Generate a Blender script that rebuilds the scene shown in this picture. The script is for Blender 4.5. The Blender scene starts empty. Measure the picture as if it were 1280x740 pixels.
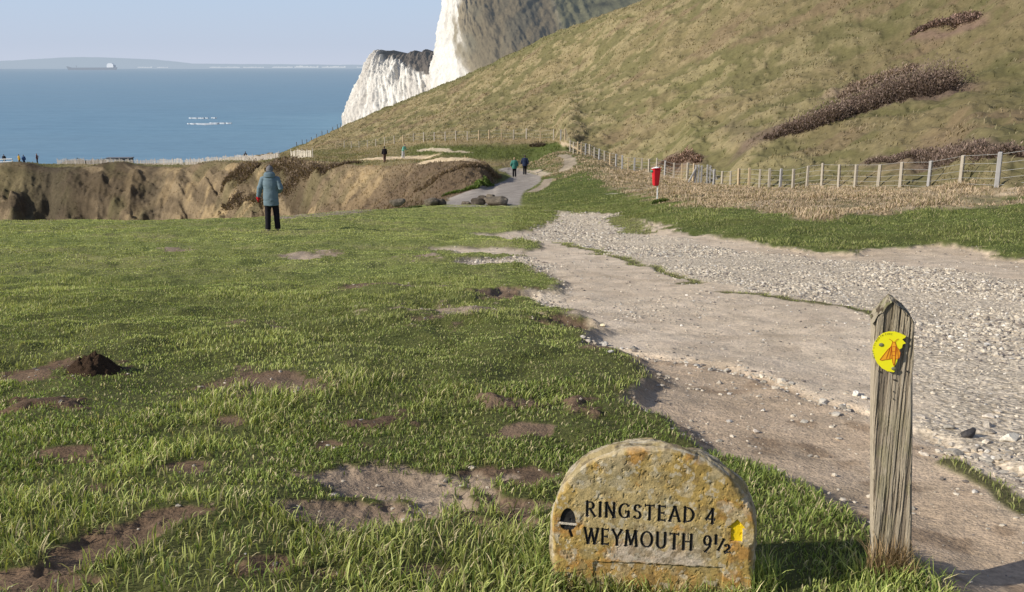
import bpy, bmesh, math, random
import numpy as np
from mathutils import Vector, Matrix

random.seed(7)
RNG = np.random.default_rng(11)
S = bpy.context.scene
COL = S.collection
R = math.radians

# ------------------------------------------------------------------ camera
F = 1229.0
CAMZ = 1.6
PITCH = math.atan((370 - 82) / F)
CP, SP = math.cos(PITCH), math.sin(PITCH)
SEA = -45.0
cd = bpy.data.cameras.new('camera')
cam = bpy.data.objects.new('camera', cd)
COL.objects.link(cam)
cd.sensor_width = 36.0
cd.lens = F / 1280 * 36.0
cd.clip_start = 0.05
cd.clip_end = 120000
cam.location = (0, 0, CAMZ)
cam.rotation_euler = (math.pi / 2 - PITCH, 0, 0)
S.camera = cam

# survey helpers: photo bearing + ground distance -> point in the world
def ratio(py):
    up = (370 - py) / F
    return (SP - up * CP) / (CP + up * SP)
def at(px, py, D):
    up = (370 - py) / F
    return ((px - 640) / F * D / (CP + up * SP), D, CAMZ - ratio(py) * D)
def proj(X, Y, Z):
    z = Z - CAMZ
    dep = Y * CP - z * SP
    up = Y * SP + z * CP
    return 640 + F * X / dep, 370 - F * up / dep

# ------------------------------------------------------------------ light
SUN_AZ = R(-110)          # bearing of the sun from +Y, clockwise: left and a little behind
SUN_EL = R(29)
sd_ = Vector((math.sin(SUN_AZ) * math.cos(SUN_EL), math.cos(SUN_AZ) * math.cos(SUN_EL), math.sin(SUN_EL)))
ld = bpy.data.lights.new('sun', 'SUN')
ld.energy = 5.0
ld.angle = R(0.5)
ld.color = (1.0, 0.93, 0.81)
lo = bpy.data.objects.new('sun', ld)
COL.objects.link(lo)
lo.rotation_euler = (-sd_).to_track_quat('-Z', 'Y').to_euler()
w = bpy.data.worlds.new('World')
S.world = w
w.use_nodes = True
nt = w.node_tree
nt.nodes.clear()
sky = nt.nodes.new('ShaderNodeTexSky')
sky.sky_type = 'NISHITA'
sky.sun_disc = False
sky.sun_elevation = SUN_EL
sky.sun_rotation = SUN_AZ % (2 * math.pi)
sky.altitude = 50
sky.air_density = 1.0
sky.dust_density = 0.5
sky.ozone_density = 2.0
hs = nt.nodes.new('ShaderNodeHueSaturation')
hs.inputs['Saturation'].default_value = 0.8
mx = nt.nodes.new('ShaderNodeMixRGB'); mx.blend_type = 'MULTIPLY'; mx.inputs[0].default_value = 1
mx.inputs[2].default_value = (1.0, 0.94, 1.0, 1)
bg = nt.nodes.new('ShaderNodeBackground')
bg.inputs[1].default_value = 0.12
out = nt.nodes.new('ShaderNodeOutputWorld')
nt.links.new(sky.outputs[0], hs.inputs['Color'])
nt.links.new(hs.outputs[0], mx.inputs[1])
# sea haze: the lowest band of the sky is a pale milky blue
tc = nt.nodes.new('ShaderNodeTexCoord'); sp_ = nt.nodes.new('ShaderNodeSeparateXYZ'); nt.links.new(tc.outputs['Generated'], sp_.inputs[0])
rp = nt.nodes.new('ShaderNodeValToRGB'); e = rp.color_ramp.elements
e[0].position = 0.0; e[0].color = (.96, .96, .96, 1); e[1].position = .40; e[1].color = (0, 0, 0, 1)
q = e.new(.08); q.color = (.9, .9, .9, 1)
rc = nt.nodes.new('ShaderNodeValToRGB'); e = rc.color_ramp.elements
e[0].position = 0.0; e[0].color = (.565, .625, .755, 1); e[1].position = .07; e[1].color = (.49, .62, .80, 1)
q = e.new(.02); q.color = (.52, .60, .745, 1)
sc_ = nt.nodes.new('ShaderNodeVectorMath'); sc_.operation = 'SCALE'; sc_.inputs[3].default_value = 8.4
mh = nt.nodes.new('ShaderNodeMixRGB')
nt.links.new(sp_.outputs[2], rp.inputs[0]); nt.links.new(sp_.outputs[2], rc.inputs[0]); nt.links.new(rc.outputs[0], sc_.inputs[0])
nt.links.new(rp.outputs[0], mh.inputs[0]); nt.links.new(mx.outputs[0], mh.inputs[1]); nt.links.new(sc_.outputs[0], mh.inputs[2])
nt.links.new(mh.outputs[0], bg.inputs[0])
nt.links.new(bg.outputs[0], out.inputs[0])
S.view_settings.view_transform = 'Standard'
S.view_settings.look = 'None'
S.view_settings.exposure = 0
S.cycles.max_bounces = 5
S.cycles.transparent_max_bounces = 4

# ------------------------------------------------------------------ noise
def hsh(xi, yi, s):
    h = (xi.astype(np.int64) * 374761393 + yi.astype(np.int64) * 668265263 + s * 144665417) & 0xffffffff
    h = ((h ^ (h >> 13)) * 1274126177) & 0xffffffff
    return (h ^ (h >> 16)) / 4294967295.0
def vn(x, y, s=0):
    x = np.asarray(x, float); y = np.asarray(y, float)
    xi = np.floor(x); yi = np.floor(y)
    fx = x - xi; fy = y - yi
    fx = fx * fx * fx * (fx * (fx * 6 - 15) + 10); fy = fy * fy * fy * (fy * (fy * 6 - 15) + 10)
    a = hsh(xi, yi, s); b = hsh(xi + 1, yi, s); c = hsh(xi, yi + 1, s); d = hsh(xi + 1, yi + 1, s)
    return (a + (b - a) * fx) * (1 - fy) + (c + (d - c) * fx) * fy
def fbm(x, y, s=0, o=4, g=0.5):
    t = 0; a = 1; n = 0
    for k in range(o):
        c, q = math.cos(k * 1.1 + .4), math.sin(k * 1.1 + .4)
        t = t + a * vn((x * c - y * q) * 2 ** k + 17.3 * k, (x * q + y * c) * 2 ** k - 9.1 * k, s + k)
        n += a; a *= g
    return t / n
def sstep(a, b, x):
    t = np.clip((x - a) / (b - a), 0, 1)
    return t * t * (3 - 2 * t)
def mixc(c, m, col):
    return c * (1 - m[..., None]) + np.asarray(col, float) * m[..., None]

# ------------------------------------------------------------------ object helpers
def tag(o, label=None, cat=None, group=None, kind=None):
    if label: o['label'] = label
    if cat: o['category'] = cat
    if group: o['group'] = group
    if kind: o['kind'] = kind
    return o
def empty(name, loc, rz=0.0, label=None, cat=None, group=None):
    o = bpy.data.objects.new(name, None)
    o.empty_display_size = .1
    COL.objects.link(o)
    o.location = loc; o.rotation_euler = (0, 0, rz)
    return tag(o, label, cat, group)
def link(name, me, mat=None, parent=None):
    o = bpy.data.objects.new(name, me)
    if mat is not None: me.materials.append(mat)
    COL.objects.link(o)
    if parent is not None: o.parent = parent
    return o
def npmesh(name, V, quads=None, tris=None, smooth=True, cols=None, attrs=None, normals=None):
    me = bpy.data.meshes.new(name)
    V = np.asarray(V, np.float32)
    me.vertices.add(len(V)); me.vertices.foreach_set('co', V.ravel())
    loops = []; starts = []; n0 = 0
    if quads is not None and len(quads):
        q = np.asarray(quads, np.int32); loops.append(q.ravel()); starts.append(np.arange(len(q)) * 4); n0 = len(q) * 4
    if tris is not None and len(tris):
        t = np.asarray(tris, np.int32); loops.append(t.ravel()); starts.append(n0 + np.arange(len(t)) * 3)
    L = np.concatenate(loops); st = np.concatenate(starts).astype(np.int32)
    me.loops.add(len(L)); me.loops.foreach_set('vertex_index', L)
    me.polygons.add(len(st)); me.polygons.foreach_set('loop_start', st)
    me.polygons.foreach_set('use_smooth', np.full(len(st), smooth))
    if cols is not None:
        a = me.attributes.new('Col', 'FLOAT_COLOR', 'POINT')
        c4 = np.ones((len(V), 4), np.float32); c4[:, :3] = cols
        a.data.foreach_set('color', c4.ravel())
    for k, v in (attrs or {}).items():
        a = me.attributes.new(k, 'FLOAT', 'POINT'); a.data.foreach_set('value', np.asarray(v, np.float32).ravel())
    me.update(calc_edges=True)
    return me
def gridquads(nr, nc):
    i = np.arange(nr - 1)[:, None] * nc + np.arange(nc - 1)[None, :]
    return np.stack([i, i + 1, i + nc + 1, i + nc], -1).reshape(-1, 4)

# ------------------------------------------------------------------ materials
class NB:
    def __init__(s, name):
        s.m = bpy.data.materials.new(name); s.m.use_nodes = True
        s.t = s.m.node_tree; s.t.nodes.clear()
        s.out = s.n('ShaderNodeOutputMaterial')
    def n(s, typ, **k):
        nd = s.t.nodes.new(typ)
        for a, b in k.items():
            if a.startswith('_'): nd.inputs[int(a[1:])].default_value = b
            else: setattr(nd, a, b)
        return nd
    def l(s, a, b): s.t.links.new(a, b)
    def noise(s, scale, detail=4, rough=.6, vec=None, out=0):
        n = s.n('ShaderNodeTexNoise'); n.inputs['Scale'].default_value = scale
        n.inputs['Detail'].default_value = detail; n.inputs['Roughness'].default_value = rough
        if vec is not None: s.l(vec, n.inputs['Vector'])
        return n.outputs[out]
    def ramp(s, fac, stops):
        r = s.n('ShaderNodeValToRGB'); e = r.color_ramp.elements
        e[0].position = stops[0][0]; e[0].color = (*stops[0][1], 1)
        e[1].position = stops[-1][0]; e[1].color = (*stops[-1][1], 1)
        for p, c in stops[1:-1]:
            q = e.new(p); q.color = (*c, 1)
        s.l(fac, r.inputs[0]); return r.outputs[0]
    def mix(s, a, b, f, typ='MIX'):
        m = s.n('ShaderNodeMixRGB', blend_type=typ)
        for i, v in ((0, f), (1, a), (2, b)):
            if isinstance(v, (int, float)): m.inputs[i].default_value = v
            elif isinstance(v, tuple): m.inputs[i].default_value = (*v, 1)
            else: s.l(v, m.inputs[i])
        return m.outputs[0]
    def math(s, op, a, b=0.0):
        m = s.n('ShaderNodeMath', operation=op)
        for i, v in ((0, a), (1, b)):
            if isinstance(v, (int, float)): m.inputs[i].default_value = v
            else: s.l(v, m.inputs[i])
        return m.outputs[0]
    def attr(s, name, fac=False):
        a = s.n('ShaderNodeAttribute', attribute_name=name)
        return a.outputs['Fac' if fac else 'Color']
    def pos(s):
        return s.n('ShaderNodeNewGeometry').outputs['Position']
    def obj(s):
        return s.n('ShaderNodeTexCoord').outputs['Object']
    def bsdf(s, col, rough=.9, spec=.2, bump=None, bs=.5, bd=.01, metal=0.0):
        p = s.n('ShaderNodeBsdfPrincipled')
        if isinstance(col, tuple): p.inputs['Base Color'].default_value = (*col, 1)
        else: s.l(col, p.inputs['Base Color'])
        p.inputs['Roughness'].default_value = rough
        p.inputs['Specular IOR Level'].default_value = spec
        p.inputs['Metallic'].default_value = metal
        if bump is not None:
            b = s.n('ShaderNodeBump'); b.inputs['Strength'].default_value = bs; b.inputs['Distance'].default_value = bd
            s.l(bump, b.inputs['Height']); s.l(b.outputs[0], p.inputs['Normal'])
        return p.outputs[0]
    def fin(s, sh, disp=None):
        s.l(sh, s.out.inputs[0]); return s.m
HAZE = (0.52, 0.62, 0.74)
def hazed(nb, sh, f, strength=0.62):  # aerial haze put into the material as a pale blue glow
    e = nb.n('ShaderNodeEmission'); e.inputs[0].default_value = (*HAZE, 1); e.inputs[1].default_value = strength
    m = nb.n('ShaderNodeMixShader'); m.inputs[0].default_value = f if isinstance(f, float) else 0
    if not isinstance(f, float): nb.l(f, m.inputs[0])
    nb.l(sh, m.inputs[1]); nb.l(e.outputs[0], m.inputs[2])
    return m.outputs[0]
def simple(name, col, rough=.8, spec=.3, var=.15, scale=20, bump=0.0, metal=0.0):
    nb = NB(name)
    n = nb.noise(scale, 3, .6, nb.obj())
    c = nb.mix(tuple(v * (1 - var) for v in col), tuple(min(1, v * (1 + var)) for v in col), n)
    return nb.fin(nb.bsdf(c, rough, spec, n if bump else None, bump, .01, metal))

# ------------------------------------------------------------------ terrain: survey rows
OFF = 6.0
def pchip(x, y, xi):
    """monotone cubic, y shape (n, ...)"""
    x = np.asarray(x, float); y = np.asarray(y, float)
    h = np.diff(x); sh = (len(h),) + (1,) * (y.ndim - 1)
    H = h.reshape(sh)
    d = np.diff(y, axis=0) / H
    m = np.zeros_like(y)
    w1 = 2 * H[1:] + H[:-1]; w2 = H[1:] + 2 * H[:-1]
    with np.errstate(divide='ignore', invalid='ignore'):
        hm = (w1 + w2) / (w1 / d[:-1] + w2 / d[1:])
    m[1:-1] = np.where(d[:-1] * d[1:] > 0, np.nan_to_num(hm), 0)
    m[0] = d[0]; m[-1] = d[-1]
    xi = np.clip(xi, x[0], x[-1])
    k = np.clip(np.searchsorted(x, xi, side='right') - 1, 0, len(h) - 1)
    t = ((xi - x[k]) / h[k]).reshape((len(xi),) + (1,) * (y.ndim - 1))
    hk = H[k]
    return ((1 + 2 * t) * (1 - t) ** 2) * y[k] + t * (1 - t) ** 2 * hk * m[k] + t * t * (3 - 2 * t) * y[k + 1] + t * t * (t - 1) * hk * m[k + 1]

plane = lambda Y: -(1.19 + 0.1186 * Y)
ROWS = []   # each: (list of (px, D, py|None, z|None), samples up to next row)
def flat(Y, z=None):
    z = plane(Y) if z is None else z
    return [('u', u, Y, z) for u in (-1.4, 1.4)]
def rw(*pts):
    """(px, D, v): v > 30 photo height of the sight line, otherwise height relative to the eye"""
    o = []
    for px, D, v in pts:
        if v > 30 or v < -55:
            o.append(('p', px, D, -ratio(v) * D))
        else:
            o.append(('p', px, D, v))
    return o
L_ROW = [(-500, 262, -40.), (0, 252, -38.), (200, 242, -34.), (300, 236, -25.), (345, 234, 194), (380, 232, 181), (430, 230, 158), (500, 226, 128),
         (600, 216, 87), (700, 202, 40), (810, 185, 0.01), (950, 165, -58), (1125, 145, -110), (1280, 125, -150), (1700, 90, -200)]
def lrow(dD, dz):
    o = []
    for px, D, v in L_ROW:
        z = v if (v < 30 and v > -55 and v != 0.01) else -ratio(v) * D
        if v == -58: z = -ratio(-58) * D
        o.append(('p', px, D + dD, z + dz))
    return o
rowspec = [
    (flat(-5, -1.0), 14), (flat(1, -1.31), 40), (flat(1.8), 70), (flat(2.6), 110), (flat(4), 80), (flat(6), 70), (flat(9), 55), (flat(13), 45), (flat(18), 60),
    (rw((-500, 30, 279), (0, 30, 278), (200, 30.5, 277.5), (300, 32, 275), (380, 35, 271), (480, 41, 262), (560, 43, 259.5), (620, 44, 258), (660, 43, 261),
        (700, 40, 265), (780, 37, 262), (840, 33, 256), (950, 30, 256), (1125, 28, 252), (1280, 24, 262), (1700, 20, 275)), 26),
    (rw((-500, 36, -9.5), (0, 36, -9.5), (200, 37, -9.5), (300, 40, -9.5), (380, 45, -10), (440, 48, -9), (480, 50, -7.6), (560, 52, 252), (620, 52, 250), (660, 54, 247),
        (700, 52, 247), (780, 50, 243), (840, 48, 239), (950, 45, 243), (1125, 36, 242), (1280, 27, 248), (1700, 22, 250)), 40),
    (rw((-500, 146, -29.), (0, 143, -28.), (200, 138, -26.), (300, 124, -22.), (380, 104, -17.5), (440, 92, -14.), (480, 86, 253), (560, 68, 244), (600, 68, 236), (625, 77, 227.5),
        (660, 78, 226), (700, 80, 215), (780, 66, 222), (840, 62, 230), (950, 52, 238), (1125, 40, 238), (1280, 28.5, 241), (1700, 24, 240)), 70),
    (rw((-500, 165, 208), (0, 160, 208), (100, 158, 207), (200, 155, 208), (300, 145, 206), (380, 124, 202), (430, 112, 205), (480, 101, 207), (530, 88, 202), (580, 80, 199),
        (605, 80, 205), (625, 85, 219), (660, 92, 212), (700, 96, 195), (780, 76, 217), (840, 68, 228), (950, 56, 236.5), (1125, 42, 236), (1280, 29.2, 238), (1700, 25, 235)), 16),
    (rw((-500, 174, 207), (0, 168, 207), (200, 165, 206.5), (300, 160, 203), (380, 140, 198), (430, 128, 200), (480, 116, 199), (530, 108, 199), (560, 100, 200), (620, 94, 208), (660, 100, 203),
        (700, 104, 186), (780, 80, 215), (840, 71, 226), (950, 58, 235.5), (1125, 43, 235.5), (1280, 29.6, 237), (1700, 25.5, 234)), 34),
    (rw((-500, 185, 206.5), (0, 180, 206), (200, 180, 205), (300, 180, 200), (380, 180, 191), (420, 180, 186), (449, 172, 185), (480, 160, 182), (517, 145, 178), (560, 129, 176.5), (620, 122, 175), (660, 119, 174.5), (692, 114, 175.5),
        (713, 99, 181.5), (732, 95, 194), (749, 92, 203), (777, 88, 211.5), (811, 82, 215.5), (842, 76, 223), (867, 69, 226.5), (892, 66, 234), (950, 57, 235), (1027, 52, 233.5), (1097, 46, 235), (1125, 43.5, 235.5), (1160, 41, 235),
        (1200, 36.5, 235), (1245, 31.5, 236.5), (1280, 30, 236.5), (1700, 26, 233)), 130),
    (rw((-500, 215, -26.), (0, 212, -25.), (200, 208, -23.), (300, 207, -18.8), (345, 207, 196), (380, 206, 187), (420, 205, 172), (480, 195, 158), (560, 180, 136), (620, 170, 121), (660, 164, 110), (700, 158, 101), (780, 130, 100), (840, 114, 103), (950, 92, 108),
        (1125, 75, 105), (1280, 62, 100), (1700, 50, 80)), 130),
    (lrow(0, 0), 14), (lrow(45, -14), 8), (lrow(120, -60), 0)]
UC = np.concatenate([np.linspace(-1.3, -.57, 50), np.linspace(-.565, .565, 1000), np.linspace(.57, 1.3, 50)])
KD = []; KZ = []
for spec, n in rowspec:
    us, Ds, Zs = [], [], []
    for kind, a, D, z in spec:
        if kind == 'u': us.append(a)
        else:
            dep = D * CP - z * SP
            us.append((a - 640) / F * dep / (D + OFF))
        Ds.append(D); Zs.append(z)
    KD.append(pchip(us, Ds, UC)); KZ.append(pchip(us, Zs, UC))
KD = np.array(KD); KZ = np.array(KZ)
ts = [np.linspace(k, k + 1, n, endpoint=False) for k, (s_, n) in enumerate(rowspec) if n]
TT = np.concatenate(ts + [[len(rowspec) - 1]])
GD = pchip(np.arange(len(rowspec)), KD, TT)
GZ = pchip(np.arange(len(rowspec)), KZ, TT) + CAMZ
NR, NC = GD.shape
GX = UC[None, :] * (GD + OFF)
GT = np.repeat(TT[:, None], NC, 1)
GPX, GPY = proj(GX, GD, GZ)
iF, iG, iH, iI, iI2, iJ, iK, iL = 9, 10, 11, 12, 13, 14, 15, 16

def hq(X, Y, G=None):
    """ground height at a world point"""
    G = GZ if G is None else G
    u = X / (Y + OFF)
    f = np.interp(u, UC, np.arange(NC)); i = min(int(f), NC - 2); f -= i
    return np.interp(Y, GD[:, i], G[:, i]) * (1 - f) + np.interp(Y, GD[:, i + 1], G[:, i + 1]) * f
def hit(px, py, G=None, dmin=0.8):
    """where the sight line at this bearing meets the ground"""
    up = (370 - py) / F
    dx = (px - 640) / F / (CP + up * SP); r = ratio(py)
    prev = dmin
    for D in dmin * 1.02 ** np.arange(1, 330):
        if CAMZ - r * D < hq(dx * D, D, G):
            a, b = prev, D
            for _ in range(14):
                m = (a + b) / 2
                if CAMZ - r * m < hq(dx * m, m, G): b = m
                else: a = m
            return dx * b, b
        prev = D
    return dx * 250, 250.
def poly(pts): return np.array([hit(*p) for p in pts])
def sdist(X, Y, P, closed=True):
    """signed distance to a polygon, negative inside"""
    d = np.full(X.shape, 1e9); ins = np.zeros(X.shape, bool)
    n = len(P)
    for i in range(n if closed else n - 1):
        a = P[i]; b = P[(i + 1) % n]
        ex, ey = b - a
        wx = X - a[0]; wy = Y - a[1]
        t = np.clip((wx * ex + wy * ey) / (ex * ex + ey * ey + 1e-12), 0, 1)
        d = np.minimum(d, (wx - ex * t) ** 2 + (wy - ey * t) ** 2)
        if closed:
            c = (a[1] > Y) != (b[1] > Y)
            with np.errstate(divide='ignore', invalid='ignore'):
                ins ^= c & (X < ex * (Y - a[1]) / (ey + 1e-12) + a[0])
    d = np.sqrt(d)
    return np.where(ins, -d, d) if closed else d

X, Y = GX, GD
near = GT < iJ          # rows before the fence line
# edge wobble grows with distance so borders stay ragged
wob = 0.02 + 0.011 * np.clip(Y, 0, 60)
XW = X + (fbm(X * 1.7, Y * 1.7, 31, 4) - .5) * wob * 2.4 + (vn(X * 9, Y * 9, 3) - .5) * wob * .7
YW = Y + (fbm(X * 1.7, Y * 1.7, 47, 4) - .5) * wob * 3.0 + (vn(X * 9, Y * 9, 4) - .5) * wob * .9

TRACK = poly([(686, 262), (700, 264), (769, 265.5), (806, 275), (850, 288), (912, 296), (960, 304), (1022, 314), (1063, 316), (1083, 309), (1181, 305), (1230, 309), (1243, 319),
              (1290, 324), (1400, 345), (1600, 430), (1700, 600), (1640, 1100), (1480, 1080), (1300, 850), (1240, 770), (1190, 742), (1150, 700), (1084, 660), (1030, 618), (980, 592), (930, 572), (870, 556), (840, 528), (785, 507),
              (790, 492), (806, 472), (785, 448), (745, 436), (738, 418), (735, 400), (705, 386), (678, 374), (640, 366), (648, 360), (690, 361), (704, 352), (684, 342), (668, 332),
              (640, 327), (575, 328), (570, 323), (655, 318), (545, 310), (530, 306), (625, 306), (662, 311), (668, 303), (625, 296), (590, 291), (640, 288), (668, 284), (686, 277), (692, 269)])
GRAVEL = poly([(684, 262.5), (770, 265.5), (772, 278), (800, 291), (880, 302), (960, 314), (1080, 324), (1180, 334), (1290, 352), (1600, 440), (1640, 640), (1400, 660), (1280, 595), (1200, 560), (1150, 530), (1146, 470),
               (1120, 405), (1095, 386), (1060, 378), (1000, 369), (920, 360), (862, 348), (790, 323), (740, 308), (705, 300), (640, 296), (660, 285), (690, 277)])
SPUR = poly([(545, 309), (660, 318), (700, 330), (690, 345), (710, 352), (700, 372), (725, 385), (690, 388), (650, 370), (680, 350), (660, 335), (560, 330)])
BROWN = poly([(745, 434), (800, 441), (870, 449), (950, 464), (1010, 483), (1060, 497), (1140, 535), (1200, 565), (1280, 620), (1400, 700), (1500, 1000), (1200, 800), (1080, 650), (960, 580), (850, 545), (780, 510), (800, 470)])
RUT = poly([(748, 432), (800, 439), (870, 448), (950, 463), (1010, 482), (1060, 496), (1120, 516), (1180, 540), (1240, 560), (1300, 585)])
STRIPS = [poly([(703, 301), (745, 311), (800, 326), (862, 349)]), poly([(915, 361), (960, 364), (1010, 371), (1055, 378), (1093, 387)]),
          poly([(1175, 562), (1215, 578), (1260, 600), (1330, 640)]), poly([(772, 270), (785, 281), (800, 290)])]
sdT = np.full(X.shape, 50.); sdG = sdT.copy(); sdS = sdT.copy(); sdB = sdT.copy(); dR = sdT.copy(); dS = sdT.copy()
m = (GT < iH)
sdT[m] = sdist(XW[m], YW[m], TRACK); sdG[m] = sdist(XW[m], YW[m], GRAVEL); sdS[m] = sdist(XW[m], YW[m], SPUR)
sdB[m] = sdist(XW[m], YW[m], BROWN); dR[m] = sdist(XW[m], YW[m], RUT, False)
for k_, s_ in enumerate(STRIPS):
    wS = [1.0, 1.0, 1.0, 1.0][k_]
    dS[m] = np.minimum(dS[m], sdist(XW[m], YW[m], s_, False) / np.clip(Y[m] * (.0085 if k_ < 2 else .015), .03, .4))
softT = 0.02 + 0.004 * np.clip(Y, 0, 40)
mT = 1 - sstep(-softT, softT, sdT)
mS = (1 - sstep(.5, 1.2, dS)) * mT
mT = mT * (1 - mS)
mG = np.maximum(1 - sstep(-.25, .12, sdG - (fbm(X * 1.3, Y * 1.3, 61, 3) - .5) * .9), (1 - sstep(-.1, .1, sdS)) * .55) * mT
mG = np.maximum(mG, (1 - sstep(.02, .14, dR + (vn(X * 3, Y * 3, 8) - .3) * .2)) * .3 * mT)
mB = (1 - sstep(-.12, .1, sdB)) * mT

# bare earth patches in the turf: (px, py, half width px, half height px, depth/height m, pale)
PATCH = [(420, 560, 40, 5, -.02, .2), (235, 655, 45, 7, -.03, .2), (312, 412, 32, 5, .02, .5), (75, 468, 75, 9, .02, .1), (310, 479, 80, 12, -.03, .3), (62, 509, 48, 8, .03, .1), (526, 409, 34, 5, -.02, .5), (473, 530, 32, 8, .02, .2),
         (665, 510, 78, 9, .05, .35), (388, 495, 30, 6, .02, .2), (585, 394, 58, 8, -.03, .95), (384, 318, 34, 3.5, -.02, .95), (516, 320, 28, 3, -.02, .8), (500, 611, 120, 25, -.07, .7),
         (620, 632, 75, 22, -.06, .4), (430, 650, 60, 18, -.06, .6), (110, 690, 60, 30, -.06, .25), (335, 727, 70, 17, -.05, .15), (75, 570, 42, 7, -.02, .25), (290, 530, 32, 6, -.02, .25),
         (655, 538, 32, 5, -.02, .4), (150, 612, 34, 6, -.02, .2), (570, 393, 70, 7, -.02, .7), (215, 309, 20, 2, 0, .8), (480, 360, 50, 4, -.01, .5), (770, 440, 30, 7, 0, .4), (540, 725, 24, 9, -.02, .3),
         (700, 405, 34, 9, -.12, .3), (655, 364, 34, 6, -.10, .4), (618, 368, 40, 6, -.10, .5), (630, 590, 70, 9, -.03, .2), (240, 588, 40, 8, -.02, .3), (20, 475, 30, 5, 0, .2), (35, 740, 50, 12, -.04, .2)]
mP = np.zeros_like(X); mPs = np.zeros_like(X); pale = np.zeros_like(X); dz = np.zeros_like(X)
for (px, py, a, b, h, pl) in PATCH:
    cx, cy = hit(px, py); rx = a / F * math.hypot(cy, 1.3); cy2 = hit(px, py - b)[1]; cy1 = hit(px, py + b)[1]; ry = (cy2 - cy1) / 2
    cy = (cy1 + cy2) / 2
    mk = (abs(Y - cy) < ry * 2.2) & (abs(X - cx) < rx * 2.2)
    n1 = (fbm(X[mk] * 1.6 / rx ** .6 + px, Y[mk] * 1.6 / rx ** .6, 71, 5, .6) - .5)
    q = np.sqrt(((X[mk] - cx) / rx) ** 2 + ((Y[mk] - cy) / ry) ** 2) + n1 * 3.4 + (fbm(X[mk] * 14, Y[mk] * 14, 73, 3) - .5) * .7
    f = 1 - sstep(.84, 1.2, q)
    mPs[mk] = np.maximum(mPs[mk], (1 - sstep(.45, 1.3, q)))
    mP[mk] = np.maximum(mP[mk], f); pale[mk] = np.maximum(pale[mk], f * (pl if pl > .65 else pl * .55))
    dz[mk] += h * (.5 if h < 0 else .9) * (1 - sstep(.2, 1.25, q))
mP *= (1 - mT); mPs *= (1 - mT)

# relief of the turf, the track and the small bank between them
lawnish = 1 - sstep(iF + .2, iG + .2, GT)
lump = (fbm(X * .55, Y * .55, 5, 3) - .5) * .13 + (fbm(X * 2.3, Y * 2.3, 6, 3) - .5) * .05 * np.clip(Y / 3, .7, 2.4) + (fbm(X * 5.5, Y * 5.5, 7, 2) - .5) * .02 * sstep(4, 9, Y)
step = (.05 + .05 * fbm(X * .5, Y * .5, 9, 2) + .02 * sstep(5, 7, Y)) * (1 - .65 * sstep(8, 13, Y))
rightside = sstep(0, 1, (GPX - 760) / 300) * sstep(12, 16, Y)
edge = sstep(-.16, .06, sdT + (fbm(X * 6, Y * 6, 19, 3) - .5) * .12)
dz += np.where(GT < iG, edge * step * (1 - rightside) + edge * rightside * .07 + lump * (edge * .8 + .2), 0) * lawnish
dz += mT * lawnish * ((fbm(X * 3, Y * 3, 12, 4) - .5) * .03 + (fbm(X * .6, Y * .6, 13, 2) - .5) * .06)
dz -= .035 * np.exp(-(dR / .05) ** 2) * (sdT < 0)
dz -= mB * .03 * sstep(0, .6, -sdB + .1)
dz -= .05 * lawnish * (GT < iG)
for (px, py, rad) in ((817, 747, .42), (1112, 733, .3)):      # level ground round the marker and the post
    cx, cy = at(px, py, 2.6 if px < 1000 else 2.70)[:2]
    k_ = np.exp(-(((X - cx) ** 2 + (Y - cy) ** 2) / rad ** 2) ** 1.5)
    dz = dz * (1 - k_) - .004 * k_
# molehill
MX, MY = hit(119, 470)
qm = np.hypot(X - MX, Y - MY)
# meadow, banks and hill
merg = sstep(iF, iF + .6, GT) * (1 - sstep(iJ + .02, iJ + .25, GT)) * sstep(640, 700, GPX)
dz += merg * (fbm(X * 1.1, Y * 1.1, 14, 4) - .45) * .28
hill = sstep(iJ + .02, iJ + .25, GT)
tus = fbm(X * .42 + fbm(X * .2, Y * .2, 3) * 1.5, Y * .30, 21, 4, .55)
tus3 = fbm(X * 1.5, Y * .8, 23, 3)
tusk = fbm(X * .75 + 31, Y * .42, 27, 3, .5)
tus2 = np.abs(fbm(X * .9, Y * .55, 25, 3) - .5) * 2
dz += hill * (1 - sstep(iL + .1, iL + 1, GT)) * ((tus - .5) * .6 + (tusk - .5) * .5 + (.5 - tus2) * .2 + (tus3 - .5) * .36 + (sstep(.5, .62, fbm(X * 1.1 + 9, Y * .7, 29, 2)) - .3) * .07 + (fbm(X * .08, Y * .06, 28, 2) - .5) * 1.6 * sstep(iJ + .2, iK, GT) * (1 - sstep(iL - .4, iL - .05, GT)))
bank = sstep(iH - .1, iH + .15, GT) * (1 - sstep(iI - .5, iI + .02, GT)) * (1 - sstep(600, 632, GPX))
rid = np.abs(fbm(X * .11 + Y * .02, Y * .03, 33, 4, .55) - .5) * 2
dz += bank * ((.35 - rid) * np.clip((640 - GPX) / 90, .5, 6.5) + (fbm(X * .5, Y * .5, 35, 4) - .5) * np.clip((640 - GPX) / 150, .6, 2.2) + (fbm(X * 1.6, Y * 1.6, 36, 4, .6) - .5) * .55)
sdd = X + 2.0 * (GZ - CAMZ)
dz += bank * (.45 - np.abs(fbm(sdd * .13, (X - GZ) * .03, 231, 4) - .5) * 2) * np.clip((640 - GPX) / 160, .4, 1.7)
lip = sstep(iI - .25, iI, GT) * (1 - sstep(iI, iI + .6, GT)) * (1 - sstep(600, 632, GPX))
dz += lip * (fbm(X * .12, Y * .05, 233, 4) - .5) * np.clip((640 - GPX) / 160, .5, 2.2)
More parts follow.
